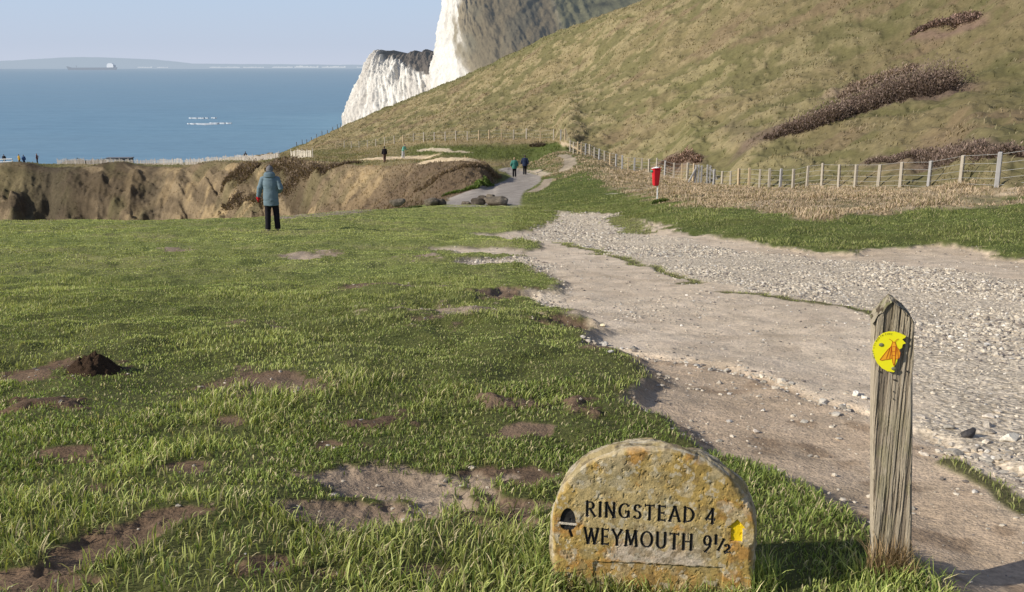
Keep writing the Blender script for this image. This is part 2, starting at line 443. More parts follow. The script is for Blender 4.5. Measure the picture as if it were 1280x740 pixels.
# deep hollow at the far left of the bank, spur beside it
dz -= bank * 3.2 * np.exp(-((GPX - 58) / 22) ** 2) - bank * 1.5 * np.exp(-((GPX - 10) / 18) ** 2)
dz -= bank * 1.8 * np.exp(-((GPX - 190) / 14) ** 2)
plat = sstep(iI - .05, iI + .3, GT) * (1 - sstep(iJ, iJ + .1, GT)) * (1 - sstep(660, 700, GPX))
dz += plat * (fbm(X * .7, Y * .7, 37, 4) - .5) * .5
Z = GZ + dz
mole = (Y > MY - 1.2) & (Y < MY + 1.2) & (abs(X - MX) < 1.2)

# ------------------------------------------------------------------ terrain colour
def nn(a, s, o=4): return fbm(X * a, Y * a, s, o)
C = np.zeros(X.shape + (3,))
g1 = nn(.35, 101); g2 = nn(2.5, 102); g3 = nn(9, 104, 3)
C[:] = (.135, .15, .045)
C = mixc(C, sstep(.4, .65, g1) * .6, (.135, .15, .04))
C = mixc(C, sstep(.5, .8, g2) * .5, (.075, .10, .022))
farlawn = sstep(8, 20, Y) * (GT < iG)
C = mixc(C, farlawn * (.5 + .5 * (g2 - .5)), (.25, .275, .095))
C = mixc(C, farlawn * sstep(.48, .66, nn(.9, 106)) * .6, (.30, .27, .13)); C = mixc(C, farlawn * sstep(.52, .68, fbm(X * .35, Y * .8, 108, 4)) * .55, (.17, .21, .06))
nearsoil = (1 - sstep(5, 12, Y))
C = mixc(C, nearsoil * .55, (.060, .058, .024))
earth = np.array((.13, .082, .050)); chalky = np.array((.42, .335, .25))
pc = earth + (chalky - earth) * np.clip(pale * (1.2 * nn(3, 108) + .25), 0, 1)[..., None]
C = C * (1 - mP[..., None]) + pc * mP[..., None]
tr = np.zeros_like(C); tr[:] = (.51, .435, .345)
tr = mixc(tr, sstep(.45, .7, nn(.8, 110)) * .55, (.58, .505, .41))
tr = mixc(tr, sstep(.5, .75, nn(3.2, 111)) * .45, (.41, .335, .255))
tr = mixc(tr, mB * (.45 + .5 * nn(1.6, 112)), (.34, .26, .185))
tr = mixc(tr, mB * sstep(.55, .7, nn(4.5, 113)) * .6, (.19, .135, .09))
tr = mixc(tr, np.exp(-(dR / .035) ** 2) * .7, (.20, .145, .10)); tr = tr * 1.06
tr = mixc(tr, mG * .8, (.60, .54, .445)); tr = tr * np.array((1.13, 1.09, 1.04))
tr = mixc(tr, rightside * sstep(-1.4, -.2, sdT) * .5, (.54, .42, .29))
C = C * (1 - mT[..., None]) + tr * mT[..., None]
C = mixc(C, (1 - sstep(-.02, .16, np.abs(sdT + .04))) * (GT < iF) * .5 * (1 - rightside), (.11, .08, .052))
C = mixc(C, mS, (.13, .12, .055))
# right-hand meadow: green foot, dry grass above it
DRY = [(640, 216), (740, 222), (760, 236), (800, 246), (850, 252), (900, 262), (950, 268), (1000, 276), (1060, 276), (1120, 268), (1200, 262), (1280, 250), (1500, 240)]
ydry = np.interp(GPX, [p[0] for p in DRY], [p[1] for p in DRY])
gd = nn(.8, 115)
rs = sstep(640, 690, GPX) * (GT > iE if False else (Y > 14))
mD = (1 - sstep(-5, 4, GPY - ydry - (gd - .5) * 26)) * rs * (GT < iJ + .15)
grn = np.zeros_like(C); grn[:] = (.12, .145, .04); grn = mixc(grn, sstep(.4, .7, gd) * .7, (.125, .135, .04)); grn = mixc(grn, sstep(.5, .75, nn(2, 117)) * .5, (.05, .065, .02))
rm = rs * (1 - mT) * (1 - mS) * (GT < iJ + .15)
C = C * (1 - rm[..., None]) + grn * rm[..., None]
dry = np.zeros_like(C); dry[:] = (.46, .365, .25); dry = mixc(dry, sstep(.4, .65, nn(.7, 118)), (.33, .26, .155)); dry = mixc(dry, sstep(.55, .75, nn(.6, 119)) * .6, (.12, .125, .045))
C = C * (1 - mD[..., None]) + dry * mD[..., None]
# banks left of the road
bk = np.zeros_like(C); bk[:] = (.205, .155, .095)
bk = mixc(bk, sstep(.38, .6, fbm(X * .10 + Z * .35 - CAMZ, Y * .03 + Z * .12, 121, 4)) * .85, (.082, .062, .038))
sd1 = X + 2.4 * (GZ - CAMZ); bk = mixc(bk, sstep(.48, .62, fbm(sd1 * .22, (X - GZ) * .05, 221, 4)) * .6, (.105, .08, .052)); bk = mixc(bk, sstep(.56, .68, fbm(sd1 * .3 + 40, (X - GZ) * .07, 222, 4)) * .6, (.30, .23, .14))
bk = mixc(bk, sstep(.5, .72, nn(.22, 122)) * .5, (.125, .115, .052))
bk = mixc(bk, sstep(.60, .72, nn(.3, 123)) * .7 * sstep(100, 300, GPX), (.42, .31, .17))
bk = mixc(bk, sstep(.5, .8, nn(1.3, 124)) * .35, (.08, .06, .04))
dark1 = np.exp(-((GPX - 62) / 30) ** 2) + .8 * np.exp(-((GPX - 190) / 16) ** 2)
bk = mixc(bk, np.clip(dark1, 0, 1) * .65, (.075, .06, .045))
sandy = sstep(400, 470, GPX) * (1 - sstep(470, 545, GPX + (GPY - 205) * 1.5))
bk = mixc(bk, sandy * (.3 + .6 * nn(.6, 125)), (.33, .245, .14))
mound = sstep(470, 540, GPX + (GPY - 215) * 1.6)
bk = mixc(bk, mound * (.6 + .4 * nn(.8, 126)), (.125, .088, .056))
far_l = ((GT > iG + .05) & (GPX < 700)).astype(float) * (GT < iJ + .2)
bmask = far_l * (1 - sstep(iI - .02, iI + .15, GT)) * (1 - sstep(612, 630, GPX))
C = C * (1 - bmask[..., None]) + bk * bmask[..., None]
pl_ = np.zeros_like(C); pl_[:] = (.24, .195, .105)
pl_ = mixc(pl_, sstep(.45, .6, nn(.25, 127)) * .7, (.14, .14, .05))
pl_ = mixc(pl_, sstep(480, 530, GPX) * sstep(iI2 + .15, iI2 + .35, GT) * (1 - sstep(iJ - .35, iJ - .1, GT)) * .9, (.095, .115, .028))
pl_ = mixc(pl_, sstep(iJ - .2, iJ, GT) * sstep(420, 470, GPX) * .8, (.29, .225, .125))
pm = far_l * sstep(iI - .02, iI + .15, GT)
C = C * (1 - pm[..., None]) + pl_ * pm[..., None]
# tan field right of the lane, green
gm = sstep(645, 665, GPX) * (1 - sstep(735, 790, GPX)) * sstep(iF + .3, iF + .8, GT) * (1 - sstep(iJ - .6, iJ - .2, GT + (nn(.3, 128) - .5) * 1.2))
C = mixc(C, gm * .9, (.085, .110, .028))
# hill
hl = np.zeros_like(C); hl[:] = (.165, .148, .068)
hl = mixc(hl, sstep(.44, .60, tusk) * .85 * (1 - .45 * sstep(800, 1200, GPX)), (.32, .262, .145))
hl = mixc(hl, sstep(.54, .70, nn(.05, 131, 3)) * .4, (.13, .125, .05))
hl = mixc(hl, sstep(.50, .66, nn(.10, 132, 3)) * .5, (.25, .195, .105))
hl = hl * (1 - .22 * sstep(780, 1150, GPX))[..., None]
hl = mixc(hl, sstep(.55, .75, nn(1.1, 133)) * .3, (.11, .10, .05))
hl = mixc(hl, sstep(.60, .72, nn(.17, 137, 5)) * .45, (.20, .135, .09))
hl = mixc(hl, sstep(.5, .62, nn(.03, 134, 2)) * sstep(700, 1000, GPX) * .5, (.13, .135, .045))
edgeg = sstep(iL - .45, iL - .1, GT) * (1 - sstep(650, 800, GPX))
hl = mixc(hl, edgeg * .8, (.135, .135, .055))
hm = sstep(iJ, iJ + .08, GT + (nn(.8, 135) - .5) * .06)
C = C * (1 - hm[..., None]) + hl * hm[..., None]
rough_hill = hm
def stain(spine, col, k, soft=1.0):
    global C
    P = poly([(a, b) for a, b, r_ in spine]); r_ = np.mean([c_ * hit(a, b)[1] / F for a, b, c_ in spine])
    mk = (GT > iJ - .2) & (GT < iL) & (GPX > min(s_[0] for s_ in spine) - 60) & (GPX < max(s_[0] for s_ in spine) + 60)
    d = sdist(X[mk], Y[mk], P, False) + (fbm(X[mk] * .5, Y[mk] * .5, 241, 4) - .5) * r_ * 2.2
    f = (1 - sstep(r_ * .6, r_ * (1.9 + soft), d)) * k
    C[mk] = C[mk] * (1 - f[:, None]) + np.array(col) * f[:, None]
stain([(958, 172, 7), (1040, 150, 22), (1100, 132, 28), (1178, 112, 22)], (.15, .105, .085), .85)
stain([(1060, 120, 14), (1135, 88, 14)], (.25, .185, .13), .8)
stain([(1145, 40, 9), (1218, 24, 10)], (.20, .135, .10), .85)
stain([(1085, 203, 9), (1160, 197, 13), (1290, 192, 16)], (.15, .11, .085), .85, .6)
stain([(832, 203, 8), (872, 203, 8)], (.19, .13, .10), .85, .6)
stain([(905, 160, 8), (955, 172, 8)], (.16, .125, .08), .5)

# lane, footpaths, sand scars
PATHM = np.zeros_like(X)
def paint(pts, col, soft=.15, closed=True, width=.5, rows=(iF, iJ + .3), wobk=1.0):
    global C
    P = poly(pts)
    mk = (GT > rows[0]) & (GT < rows[1])
    xx = X[mk] + (XW[mk] - X[mk]) * wobk; yy = Y[mk] + (YW[mk] - Y[mk]) * wobk
    d = sdist(xx, yy, P, closed)
    f = 1 - sstep(-soft, soft, d) if closed else 1 - sstep(width, width + soft, d)
    PATHM[mk] = np.maximum(PATHM[mk], f)
    c = C[mk]; v = .85 + .3 * vn(X[mk] * 2, Y[mk] * 2, 55)
    C[mk] = c * (1 - f[:, None]) + np.asarray(col) * v[:, None] * f[:, None]
    return P
LANE = paint([(556, 260), (560, 248), (592, 237.5), (631, 226), (640, 220), (623, 211.5), (640, 209.5), (652, 211), (677, 219.5), (676, 227), (656, 239), (651, 248), (650, 262)], (.33, .295, .26), wobk=.12)
paint([(702, 194), (711, 198), (713, 205), (706, 213)], (.36, .30, .22), closed=False, width=.5, wobk=.2)
paint([(686, 224), (680, 232), (666, 240)], (.34, .28, .21), closed=False, width=.35, wobk=.2)
paint([(648, 211), (668, 214), (685, 219)], (.45, .38, .28), closed=False, width=.35, wobk=.2)
for s_ in ([(462, 199), (480, 197.5), (500, 198), (528, 198)], [(543, 199), (560, 201), (580, 202)]):
    paint(s_, (.62, .49, .32), closed=False, width=1.6, soft=1.0, rows=(iI - .1, iJ), wobk=.4)
paint([(524, 188), (545, 187), (560, 189)], (.5, .42, .3), closed=False, width=.6, wobk=.2)
paint([(566, 189), (585, 191)], (.5, .42, .3), closed=False, width=.5, wobk=.2)
paint([(345, 274.5), (360, 270), (420, 265), (470, 262.5), (440, 267), (385, 272.5)], (.30, .245, .19), rows=(8.2, iG + .2), wobk=.3)
paint([(755, 243), (800, 239), (870, 234)], (.48, .44, .33), closed=False, width=.14, soft=.1, wobk=.1)

# molehill: a heap of fresh crumbly soil sits on this spot (own object below)
C = np.clip(C, 0.004, .9)
V = np.stack([X, Y, Z], -1).reshape(-1, 3)
gme = npmesh('ground', V, gridquads(NR, NC), cols=C.reshape(-1, 3), attrs={'gravel': mG, 'track': mT, 'far': np.clip(hm + bmask + pm, 0, 1)})
nb = NB('ground_soil')
p = nb.pos()
c = nb.attr('Col')
fine = nb.noise(38, 6, .7, p); mid = nb.noise(3.0, 6, .65, p)
c1 = nb.mix(c, nb.ramp(fine, [(.25, (.55, .55, .55)), (.5, (1, 1, 1)), (.78, (1.35, 1.32, 1.28))]), 1.0, 'MULTIPLY')
c1 = nb.mix(c1, nb.ramp(mid, [(.3, (.78, .78, .76)), (.7, (1.2, 1.2, 1.2))]), 1.0, 'MULTIPLY')
vo = nb.n('ShaderNodeTexVoronoi'); vo.inputs['Scale'].default_value = 26; nb.l(p, vo.inputs['Vector'])
vo2 = nb.n('ShaderNodeTexVoronoi'); vo2.inputs['Scale'].default_value = 70; nb.l(p, vo2.inputs['Vector'])
st = nb.ramp(vo.outputs['Distance'], [(.0, (1.25, 1.25, 1.25)), (.45, (.95, .95, .95)), (.8, (.5, .48, .45))])
grav = nb.math('MULTIPLY', nb.attr('gravel', True), .8)
c1 = nb.mix(c1, nb.mix(c1, st, 1.0, 'MULTIPLY'), grav)
h = nb.math('ADD', nb.math('MULTIPLY', fine, .6), nb.math('MULTIPLY', nb.math('SUBTRACT', 1.0, vo2.outputs['Distance']), .25))
h = nb.math('ADD', h, nb.math('MULTIPLY', nb.noise(9, 5, .65, p), 1.6))
h = nb.math('ADD', h, nb.math('MULTIPLY', nb.math('MULTIPLY', nb.math('SUBTRACT', 1.0, vo.outputs['Distance']), 1.2), grav))
gmat = nb.fin(nb.bsdf(c1, .95, .12, h, .7, .02))
ground = link('ground', gme, gmat); ground['kind'] = 'structure'
# ------------------------------------------------------------------ sea, far coast, chalk headlands
def lin(a, n): return np.linspace(a[0], a[1], n)
ys = np.concatenate([np.linspace(150, 3000, 60), np.geomspace(3200, 90000, 40)])
us = np.linspace(-1.2, 1.2, 60)
sx = us[None, :] * (ys[:, None] + 60); sy = np.repeat(ys[:, None], 60, 1)
sme = npmesh('sea', np.stack([sx, sy, np.full_like(sx, SEA)], -1).reshape(-1, 3), gridquads(100, 60))
nb = NB('sea_water')
p = nb.pos()
mp = nb.n('ShaderNodeMapping'); mp.inputs['Scale'].default_value = (.012, .05, 1); nb.l(p, mp.inputs[0])
mp2 = nb.n('ShaderNodeMapping'); mp2.inputs['Scale'].default_value = (.0007, .004, 1); nb.l(p, mp2.inputs[0])
mp3 = nb.n('ShaderNodeMapping'); mp3.inputs['Scale'].default_value = (.09, .22, 1); nb.l(p, mp3.inputs[0])
n1 = nb.noise(1, 6, .65, mp.outputs[0]); n2 = nb.noise(1, 4, .6, mp2.outputs[0]); n3 = nb.noise(1, 5, .7, mp3.outputs[0])
c = nb.ramp(n1, [(.25, (.12, .235, .345)), (.5, (.15, .285, .40)), (.8, (.20, .34, .45))])
c = nb.mix(c, (.16, .28, .38), nb.ramp(n2, [(.4, (0, 0, 0)), (.65, (.6, .6, .6))]))
c = nb.mix(c, nb.ramp(n3, [(.3, (.82, .84, .86)), (.7, (1.15, 1.13, 1.1))]), 1.0, 'MULTIPLY')
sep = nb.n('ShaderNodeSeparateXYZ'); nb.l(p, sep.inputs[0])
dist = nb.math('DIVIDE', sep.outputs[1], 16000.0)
hf = nb.ramp(dist, [(0.02, (0, 0, 0)), (.2, (.30, .30, .30)), (.6, (.62, .62, .62)), (1.0, (.8, .8, .8))])  # painted haze glow grows with distance over the water
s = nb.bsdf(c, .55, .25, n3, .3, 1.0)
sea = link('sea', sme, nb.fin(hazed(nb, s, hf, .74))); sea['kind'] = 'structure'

# far coast across the bay
def ridge(name, D, prof, mat, base):
    a = np.array(prof, float)
    px = np.linspace(a[0, 0], a[-1, 0], 400)
    py = np.interp(px, a[:, 0], a[:, 1]) - (fbm(px * .05, px * 0, 5, 4) - .5) * 1.6
    V = []
    for k, (dd, f) in enumerate(((0, 0), (0, .55), (400, 1), (2500, .9))):
        for x, y in zip(px, py):
            X0, Y0, Z0 = at(x, y, D)
            V.append((X0, D + dd, base + (max(Z0, base) - base) * f))
    me = npmesh(name, V, gridquads(4, 400))
    o = link(name, me, mat); o['kind'] = 'structure'; return o
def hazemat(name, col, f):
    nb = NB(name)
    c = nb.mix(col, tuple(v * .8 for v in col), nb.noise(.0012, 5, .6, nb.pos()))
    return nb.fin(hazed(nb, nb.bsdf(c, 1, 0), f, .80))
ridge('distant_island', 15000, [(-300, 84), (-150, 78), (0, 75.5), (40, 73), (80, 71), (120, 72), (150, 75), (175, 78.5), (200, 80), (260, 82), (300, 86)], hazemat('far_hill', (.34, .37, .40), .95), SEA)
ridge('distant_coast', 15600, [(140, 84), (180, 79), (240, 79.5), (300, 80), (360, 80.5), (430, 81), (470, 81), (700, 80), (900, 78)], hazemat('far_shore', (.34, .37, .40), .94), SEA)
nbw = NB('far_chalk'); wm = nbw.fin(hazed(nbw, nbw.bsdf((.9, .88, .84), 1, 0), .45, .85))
# band of pale low cliffs along that shore
V = []; T = []
for a, b, t_ in ((172, 190, 1.2), (196, 210, .8), (262, 300, 1.2), (304, 330, 1.0), (340, 366, 1.3), (368, 398, 2.2), (402, 432, 1.8), (446, 462, 1.2)):
    n = 14
    for i in range(n):
        x0 = a + (b - a) * i / n; x1 = a + (b - a) * (i + 1) / n
        h0 = t_ * (.5 + .7 * random.random())
        k = len(V)
        for x, y in ((x0, 84.6), (x1, 84.6), (x1, 84.6 - h0), (x0, 84.6 - h0)):
            V.append(at(x, y, 14900))
        T.append((k, k + 1, k + 2, k + 3))
o = link('distant_cliffs', npmesh('distant_cliffs', V, T, smooth=False), wm); o['kind'] = 'structure'

# chalk headlands: lofted from survey columns, each column a list (px, py, D)
def headland(name, cols, ns, nt_, rough, mat, colfn, flute=1.0, topback=200):
    """cols: list of columns; every column has the same number of points from foot to brow"""
    A = np.array([[at(*q) for q in c_] for c_ in cols])          # (nc, nk, 3)
    PX = np.array([[q[:2] for q in c_] for c_ in cols], float)
    nk = A.shape[1]
    cu = np.linspace(0, len(cols) - 1, ns); ku = np.linspace(0, nk - 1, nt_)
    B = pchip(np.arange(len(cols)), A, cu)                        # (ns, nk, 3)
    G = pchip(np.arange(nk), B.transpose(1, 0, 2), ku)            # (nt, ns, 3)
    P = pchip(np.arange(nk), pchip(np.arange(len(cols)), PX, cu).transpose(1, 0, 2), ku)
    du = np.gradient(G, axis=1); dv = np.gradient(G, axis=0)
    N = np.cross(du, dv); N /= np.linalg.norm(N, axis=-1, keepdims=True) + 1e-9
    arc = np.cumsum(np.linalg.norm(np.diff(G[nt_ // 2], axis=0, prepend=G[nt_ // 2][:1]), axis=-1))[None, :] + 0 * G[..., 2]
    hgt = G[..., 2]
    colr, fl = colfn(P[..., 0], P[..., 1], arc, hgt)
    d = ((.5 - np.abs(fbm(arc * .06 + hgt * .02, hgt * .015, 41, 5, .6) - .5) * 3.0) * rough * fl * flute
         + (fbm(arc * .14, hgt * .12, 43, 5, .6) - .5) * rough * 1.1)
    G = G + N * d[..., None]
    back = G[-1] + np.array([0, topback, -2.0])[None, :]
    G = np.concatenate([G, back[None]], 0); colr = np.concatenate([colr, colr[-1:]], 0)
    me = npmesh(name, G.reshape(-1, 3), gridquads(nt_ + 1, ns), cols=colr.reshape(-1, 3))
    o = link(name, me, mat); o['kind'] = 'structure'; return o
nb = NB('chalk_face')
p = nb.pos()
n = nb.noise(.25, 6, .7, p)
c = nb.mix(nb.attr('Col'), nb.ramp(n, [(.3, (.8, .8, .8)), (.7, (1.15, 1.15, 1.15))]), 1.0, 'MULTIPLY')
s = nb.bsdf(c, 1, 0, n, .6, 2.0)
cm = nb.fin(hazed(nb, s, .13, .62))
def col_near(px, py, arc, h):
    C = np.zeros(px.shape + (3,)); C[:] = (.72, .69, .62); C = mixc(C, sstep(.5, .64, fbm(arc * .09 + h * .02, h * .03, 6, 5, .6)) * .5, (.50, .45, .38))
    nz = fbm(arc * .03, h * .03, 3, 4)
    br = np.interp(py, [-100, 0, 45, 70, 100, 130, 200], [582, 574, 571, 575, 592, 598, 605])
    m = sstep(-7, 7, px - br + (fbm(arc * .08, h * .08, 5, 4) - .5) * 26)
    g = np.zeros_like(C); g[:] = (.165, .135, .085)
    g = mixc(g, sstep(.45, .6, nz) * .7, (.13, .125, .09))
    g = mixc(g, sstep(0, 14, px - br) * 0 + (1 - sstep(2, 26, px - br)) * .55, (.36, .30, .20))
    strk = fbm(px * .05 + py * .05, (px - py) * .012, 9, 4)
    g = mixc(g, sstep(.5, .66, strk) * .6 * sstep(610, 650, px), (.085, .082, .062))
    g = mixc(g, sstep(688, 700, px + (py - 20) * -.3) * .85, (.165, .16, .09))
    g = mixc(g, np.exp(-((px - (688 + (py - 0) * .35)) / 1.6) ** 2) * .6, (.3, .26, .18))
    g = mixc(g, np.exp(-(((px - 750) / 17) ** 2 + ((py - 8) / 4) ** 2)) * .9, (.05, .05, .035))
    C = C * (1 - m[..., None]) + g * m[..., None]
    return C, (1 - m * .45)
cols = [[(px0, py0, D) for (px0, py0, D) in c_] for c_ in (
    [(563, 210, 780), (556, 150, 770), (549, 105, 765), (555, 60, 762), (562, 0, 760), (570, -90, 765), (600, -190, 800)],
    [(540, 210, 690), (540, 150, 690), (541, 103, 690), (548, 58, 695), (558, 0, 705), (566, -80, 725), (600, -180, 780)],
    [(552, 215, 620), (555, 150, 625), (558, 104, 632), (560, 60, 645), (566, 0, 665), (574, -80, 700), (606, -180, 770)],
    [(590, 220, 560), (595, 160, 570), (598, 108, 585), (590, 60, 610), (582, 0, 650), (592, -80, 700), (630, -180, 770)],
    [(650, 230, 500), (650, 170, 520), (650, 115, 550), (645, 60, 590), (640, 0, 650), (650, -70, 710), (690, -160, 790)],
    [(760, 230, 480), (755, 170, 510), (750, 115, 550), (745, 60, 600), (740, 0, 680), (750, -50, 750), (780, -110, 850)],
    [(1000, 230, 480), (990, 170, 510), (980, 115, 560), (970, 60, 620), (960, 0, 720), (960, -30, 800), (970, -60, 900)])]
headland('chalk_headland', cols, 380, 260, 4.5, cm, col_near)
def col_far(px, py, arc, h):
    C = np.zeros(px.shape + (3,)); C[:] = (.72, .685, .61)
    nz = fbm(arc * .05, h * .015, 13, 4)
    C = mixc(C, sstep(.48, .66, nz) * .6, (.50, .45, .38)); C = mixc(C, sstep(.56, .68, fbm(arc * .15 + h * .05, h * .04, 19, 4)) * .5, (.42, .38, .33))
    br = np.interp(px, [430, 470, 480, 495, 505, 520, 535, 550, 600], [10, 66, 70, 76, 84, 92, 95, 102, 112])
    m = 1 - sstep(-4, 3, py - br + (fbm(arc * .1, h * .1, 15, 4) - .5) * 16)
    g = np.zeros_like(C); g[:] = (.125, .105, .085); g = mixc(g, sstep(.4, .65, fbm(arc * .04, h * .06, 17)) * .5, (.19, .16, .125))
    C = C * (1 - m[..., None]) + g * m[..., None]
    return C, (1 - m * .8)
D2 = 45 / ratio(158)
cols = [
    [(452, 175, D2 + 260), (455, 150, D2 + 250), (462, 120, D2 + 250), (470, 95, D2 + 250), (478, 78, D2 + 250), (484, 68, D2 + 260), (500, 66, D2 + 300)],
    [(430, 166, D2 - 4), (432, 150, D2 + 15), (440, 126, D2 + 30), (452, 100, D2 + 45), (463, 80, D2 + 60), (472, 67.5, D2 + 80), (488, 65.5, D2 + 140)],
    [(450, 168, D2 - 30), (453, 150, D2 - 20), (460, 126, D2 - 5), (468, 100, D2 + 15), (475, 80, D2 + 40), (482, 67, D2 + 70), (496, 65, D2 + 140)],
    [(490, 172, D2 - 60), (492, 150, D2 - 45), (496, 126, D2 - 25), (500, 100, D2 + 0), (505, 82, D2 + 30), (510, 68, D2 + 80), (515, 65.5, D2 + 150)],
    [(540, 172, D2 - 80), (540, 150, D2 - 65), (540, 126, D2 - 45), (541, 100, D2 - 15), (542, 82, D2 + 20), (545, 68, D2 + 80), (548, 65, D2 + 150)],
    [(620, 172, D2 - 80), (620, 150, D2 - 65), (620, 126, D2 - 45), (620, 100, D2 - 15), (620, 82, D2 + 20), (620, 68, D2 + 80), (620, 64, D2 + 150)]]
headland('far_chalk_headland', cols, 300, 190, 6.0, cm, col_far)

# whitecaps breaking over offshore ledges
def foam(name, px0, px1, py, th, seed):
    n = 60
    V = []
    for j in range(3):
        for i in range(n):
            f = i / (n - 1)
            x = px0 + (px1 - px0) * f
            e = math.sin(math.pi * f) ** .6 * (.1 + 1.3 * vn(f * 11, 0, seed)) * th
            y = py + (j - 1) * e * .5
            D = -(SEA - CAMZ + .0) / ratio(y)
            V.append((at(x, y, D)[0], D, SEA + (.9 if j == 1 else .08)))
    me = npmesh(name, V, gridquads(3, n))
    nbf = NB('sea_foam'); m_ = nbf.fin(nbf.bsdf((.52, .58, .62), .9, .1, nbf.noise(.6, 4, .6, nbf.pos()), .5, .5))
    o = link(name, me, m_); o['kind'] = 'structure'
foam('breaking_wave', 234, 274, 155.3, 2.0, 3)
foam('breaking_wave', 262, 290, 154.6, 1.2, 7)
foam('breaking_wave', 236, 261, 148.2, 1.0, 5)
foam('breaking_wave', 264, 271, 148.0, .7, 9)

# cargo ship
shipD = 45.0 / ratio(87.3) * 1.0
sc = shipD / F
sp = at(116, 87.3, shipD)
ship = empty('cargo_ship', (sp[0], sp[1], SEA), 0, 'long low dark cargo ship with a white deckhouse on the horizon', 'ship')
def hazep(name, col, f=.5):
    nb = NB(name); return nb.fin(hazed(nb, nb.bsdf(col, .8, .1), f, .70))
def loftprof(name, prof, y0, y1, mat, parent):
    n = len(prof)
    V = [(x, y0, z) for x, z in prof] + [(x, y1, z) for x, z in prof]
    bm = bmesh.new(); vs = [bm.verts.new(v) for v in V]
    bm.faces.new(vs[:n]); bm.faces.new(vs[n:][::-1])
    for i in range(n): bm.faces.new((vs[i], vs[(i + 1) % n], vs[n + (i + 1) % n], vs[n + i]))
    bmesh.ops.recalc_face_normals(bm, faces=bm.faces)
    me = bpy.data.meshes.new(name); bm.to_mesh(me); bm.free()
    return link(name, me, mat, parent)
u_ = sc
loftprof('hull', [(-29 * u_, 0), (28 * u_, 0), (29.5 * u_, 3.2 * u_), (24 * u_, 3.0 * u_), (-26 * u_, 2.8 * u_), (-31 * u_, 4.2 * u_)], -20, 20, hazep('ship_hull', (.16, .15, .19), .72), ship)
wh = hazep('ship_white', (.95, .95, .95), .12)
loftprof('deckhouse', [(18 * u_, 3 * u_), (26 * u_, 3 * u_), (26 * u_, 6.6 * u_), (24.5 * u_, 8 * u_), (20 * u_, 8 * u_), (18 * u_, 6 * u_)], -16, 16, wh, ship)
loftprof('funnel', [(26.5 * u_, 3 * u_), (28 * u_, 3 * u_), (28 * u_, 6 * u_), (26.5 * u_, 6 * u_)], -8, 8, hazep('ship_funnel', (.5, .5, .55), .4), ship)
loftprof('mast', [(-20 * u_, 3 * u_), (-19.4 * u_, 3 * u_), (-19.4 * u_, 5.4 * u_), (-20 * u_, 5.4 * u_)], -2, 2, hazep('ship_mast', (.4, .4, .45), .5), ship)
# ------------------------------------------------------------------ final heights
def gz(X_, Y_): return float(hq(X_, Y_, Z))
def spot(px, py): x, y = hit(px, py, Z); return x, y, gz(x, y)

# ------------------------------------------------------------------ grass
def cell_area():
    a = np.zeros_like(X)
    dx = np.gradient(X, axis=1); dy = np.gradient(Y, axis=0)
    return np.abs(dx * dy)
AREA = cell_area()
def scatter(density):
    """random points on the ground grid; density per square metre at each grid vertex"""
    lam = (density * AREA)[:-1, :-1]
    cnt = RNG.poisson(lam)
    r, c_ = np.nonzero(cnt)
    k = cnt[r, c_]
    r = np.repeat(r, k); c_ = np.repeat(c_, k)
    a = RNG.random(len(r)); b = RNG.random(len(r))
    def bi(G): return (G[r, c_] * (1 - a) + G[r + 1, c_] * a) * (1 - b) + (G[r, c_ + 1] * (1 - a) + G[r + 1, c_ + 1] * a) * b
    return bi, len(r)
def blades(name, bi, n, hgt, wid, lean, colr, mat, base_dark=.55, wind=None):
    """one curved, tapering blade per point; colr (n,3)"""
    x, y, z = bi(X), bi(Y), bi(Z)
    az = RNG.random(n) * 2 * math.pi
    la = az + RNG.normal(0, .9, n)
    if wind is not None: la = np.where(RNG.random(n) < wind[1], wind[0] + RNG.normal(0, .8, n), la)
    wx = np.cos(az) * wid * .5; wy = np.sin(az) * wid * .5
    lx = np.cos(la) * lean * hgt; ly = np.sin(la) * lean * hgt
    hz = hgt * np.sqrt(np.clip(1 - (lean * .8) ** 2, .1, 1))
    V = np.zeros((n, 7, 3), np.float32)
    for i, (f, wf) in enumerate(((-.08, .85), (.40, 1.0), (.76, .7))):
        f_ = max(f, 0)
        cx = x + lx * f_ ** 1.9; cy = y + ly * f_ ** 1.9
        cz = z + hz * (f if f < 0 else (f ** .9)) - (lean ** 3) * hgt * f_ ** 3 * .35
        V[:, 2 * i, 0] = cx - wx * wf; V[:, 2 * i, 1] = cy - wy * wf; V[:, 2 * i, 2] = cz
        V[:, 2 * i + 1, 0] = cx + wx * wf; V[:, 2 * i + 1, 1] = cy + wy * wf; V[:, 2 * i + 1, 2] = cz
    V[:, 6, 0] = x + lx; V[:, 6, 1] = y + ly; V[:, 6, 2] = z + hz - (lean ** 3) * hgt * .45
    b = (np.arange(n) * 7)[:, None]
    Q = np.concatenate([b + np.array([0, 1, 3, 2]), b + np.array([2, 3, 5, 4])], 0)
    T = b + np.array([4, 5, 6])
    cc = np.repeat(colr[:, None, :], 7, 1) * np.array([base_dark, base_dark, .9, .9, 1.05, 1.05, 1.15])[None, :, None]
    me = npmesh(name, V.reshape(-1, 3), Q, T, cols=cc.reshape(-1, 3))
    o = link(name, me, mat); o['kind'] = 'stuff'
    return o
nb = NB('grass_blade')
c = nb.attr('Col')
d1 = nb.n('ShaderNodeBsdfPrincipled'); nb.l(c, d1.inputs['Base Color']); d1.inputs['Roughness'].default_value = .55; d1.inputs['Specular IOR Level'].default_value = .3
t1 = nb.n('ShaderNodeBsdfTranslucent'); nb.l(nb.mix(c, (1.0, 1.0, .5), 1.0, 'MULTIPLY'), t1.inputs[0])
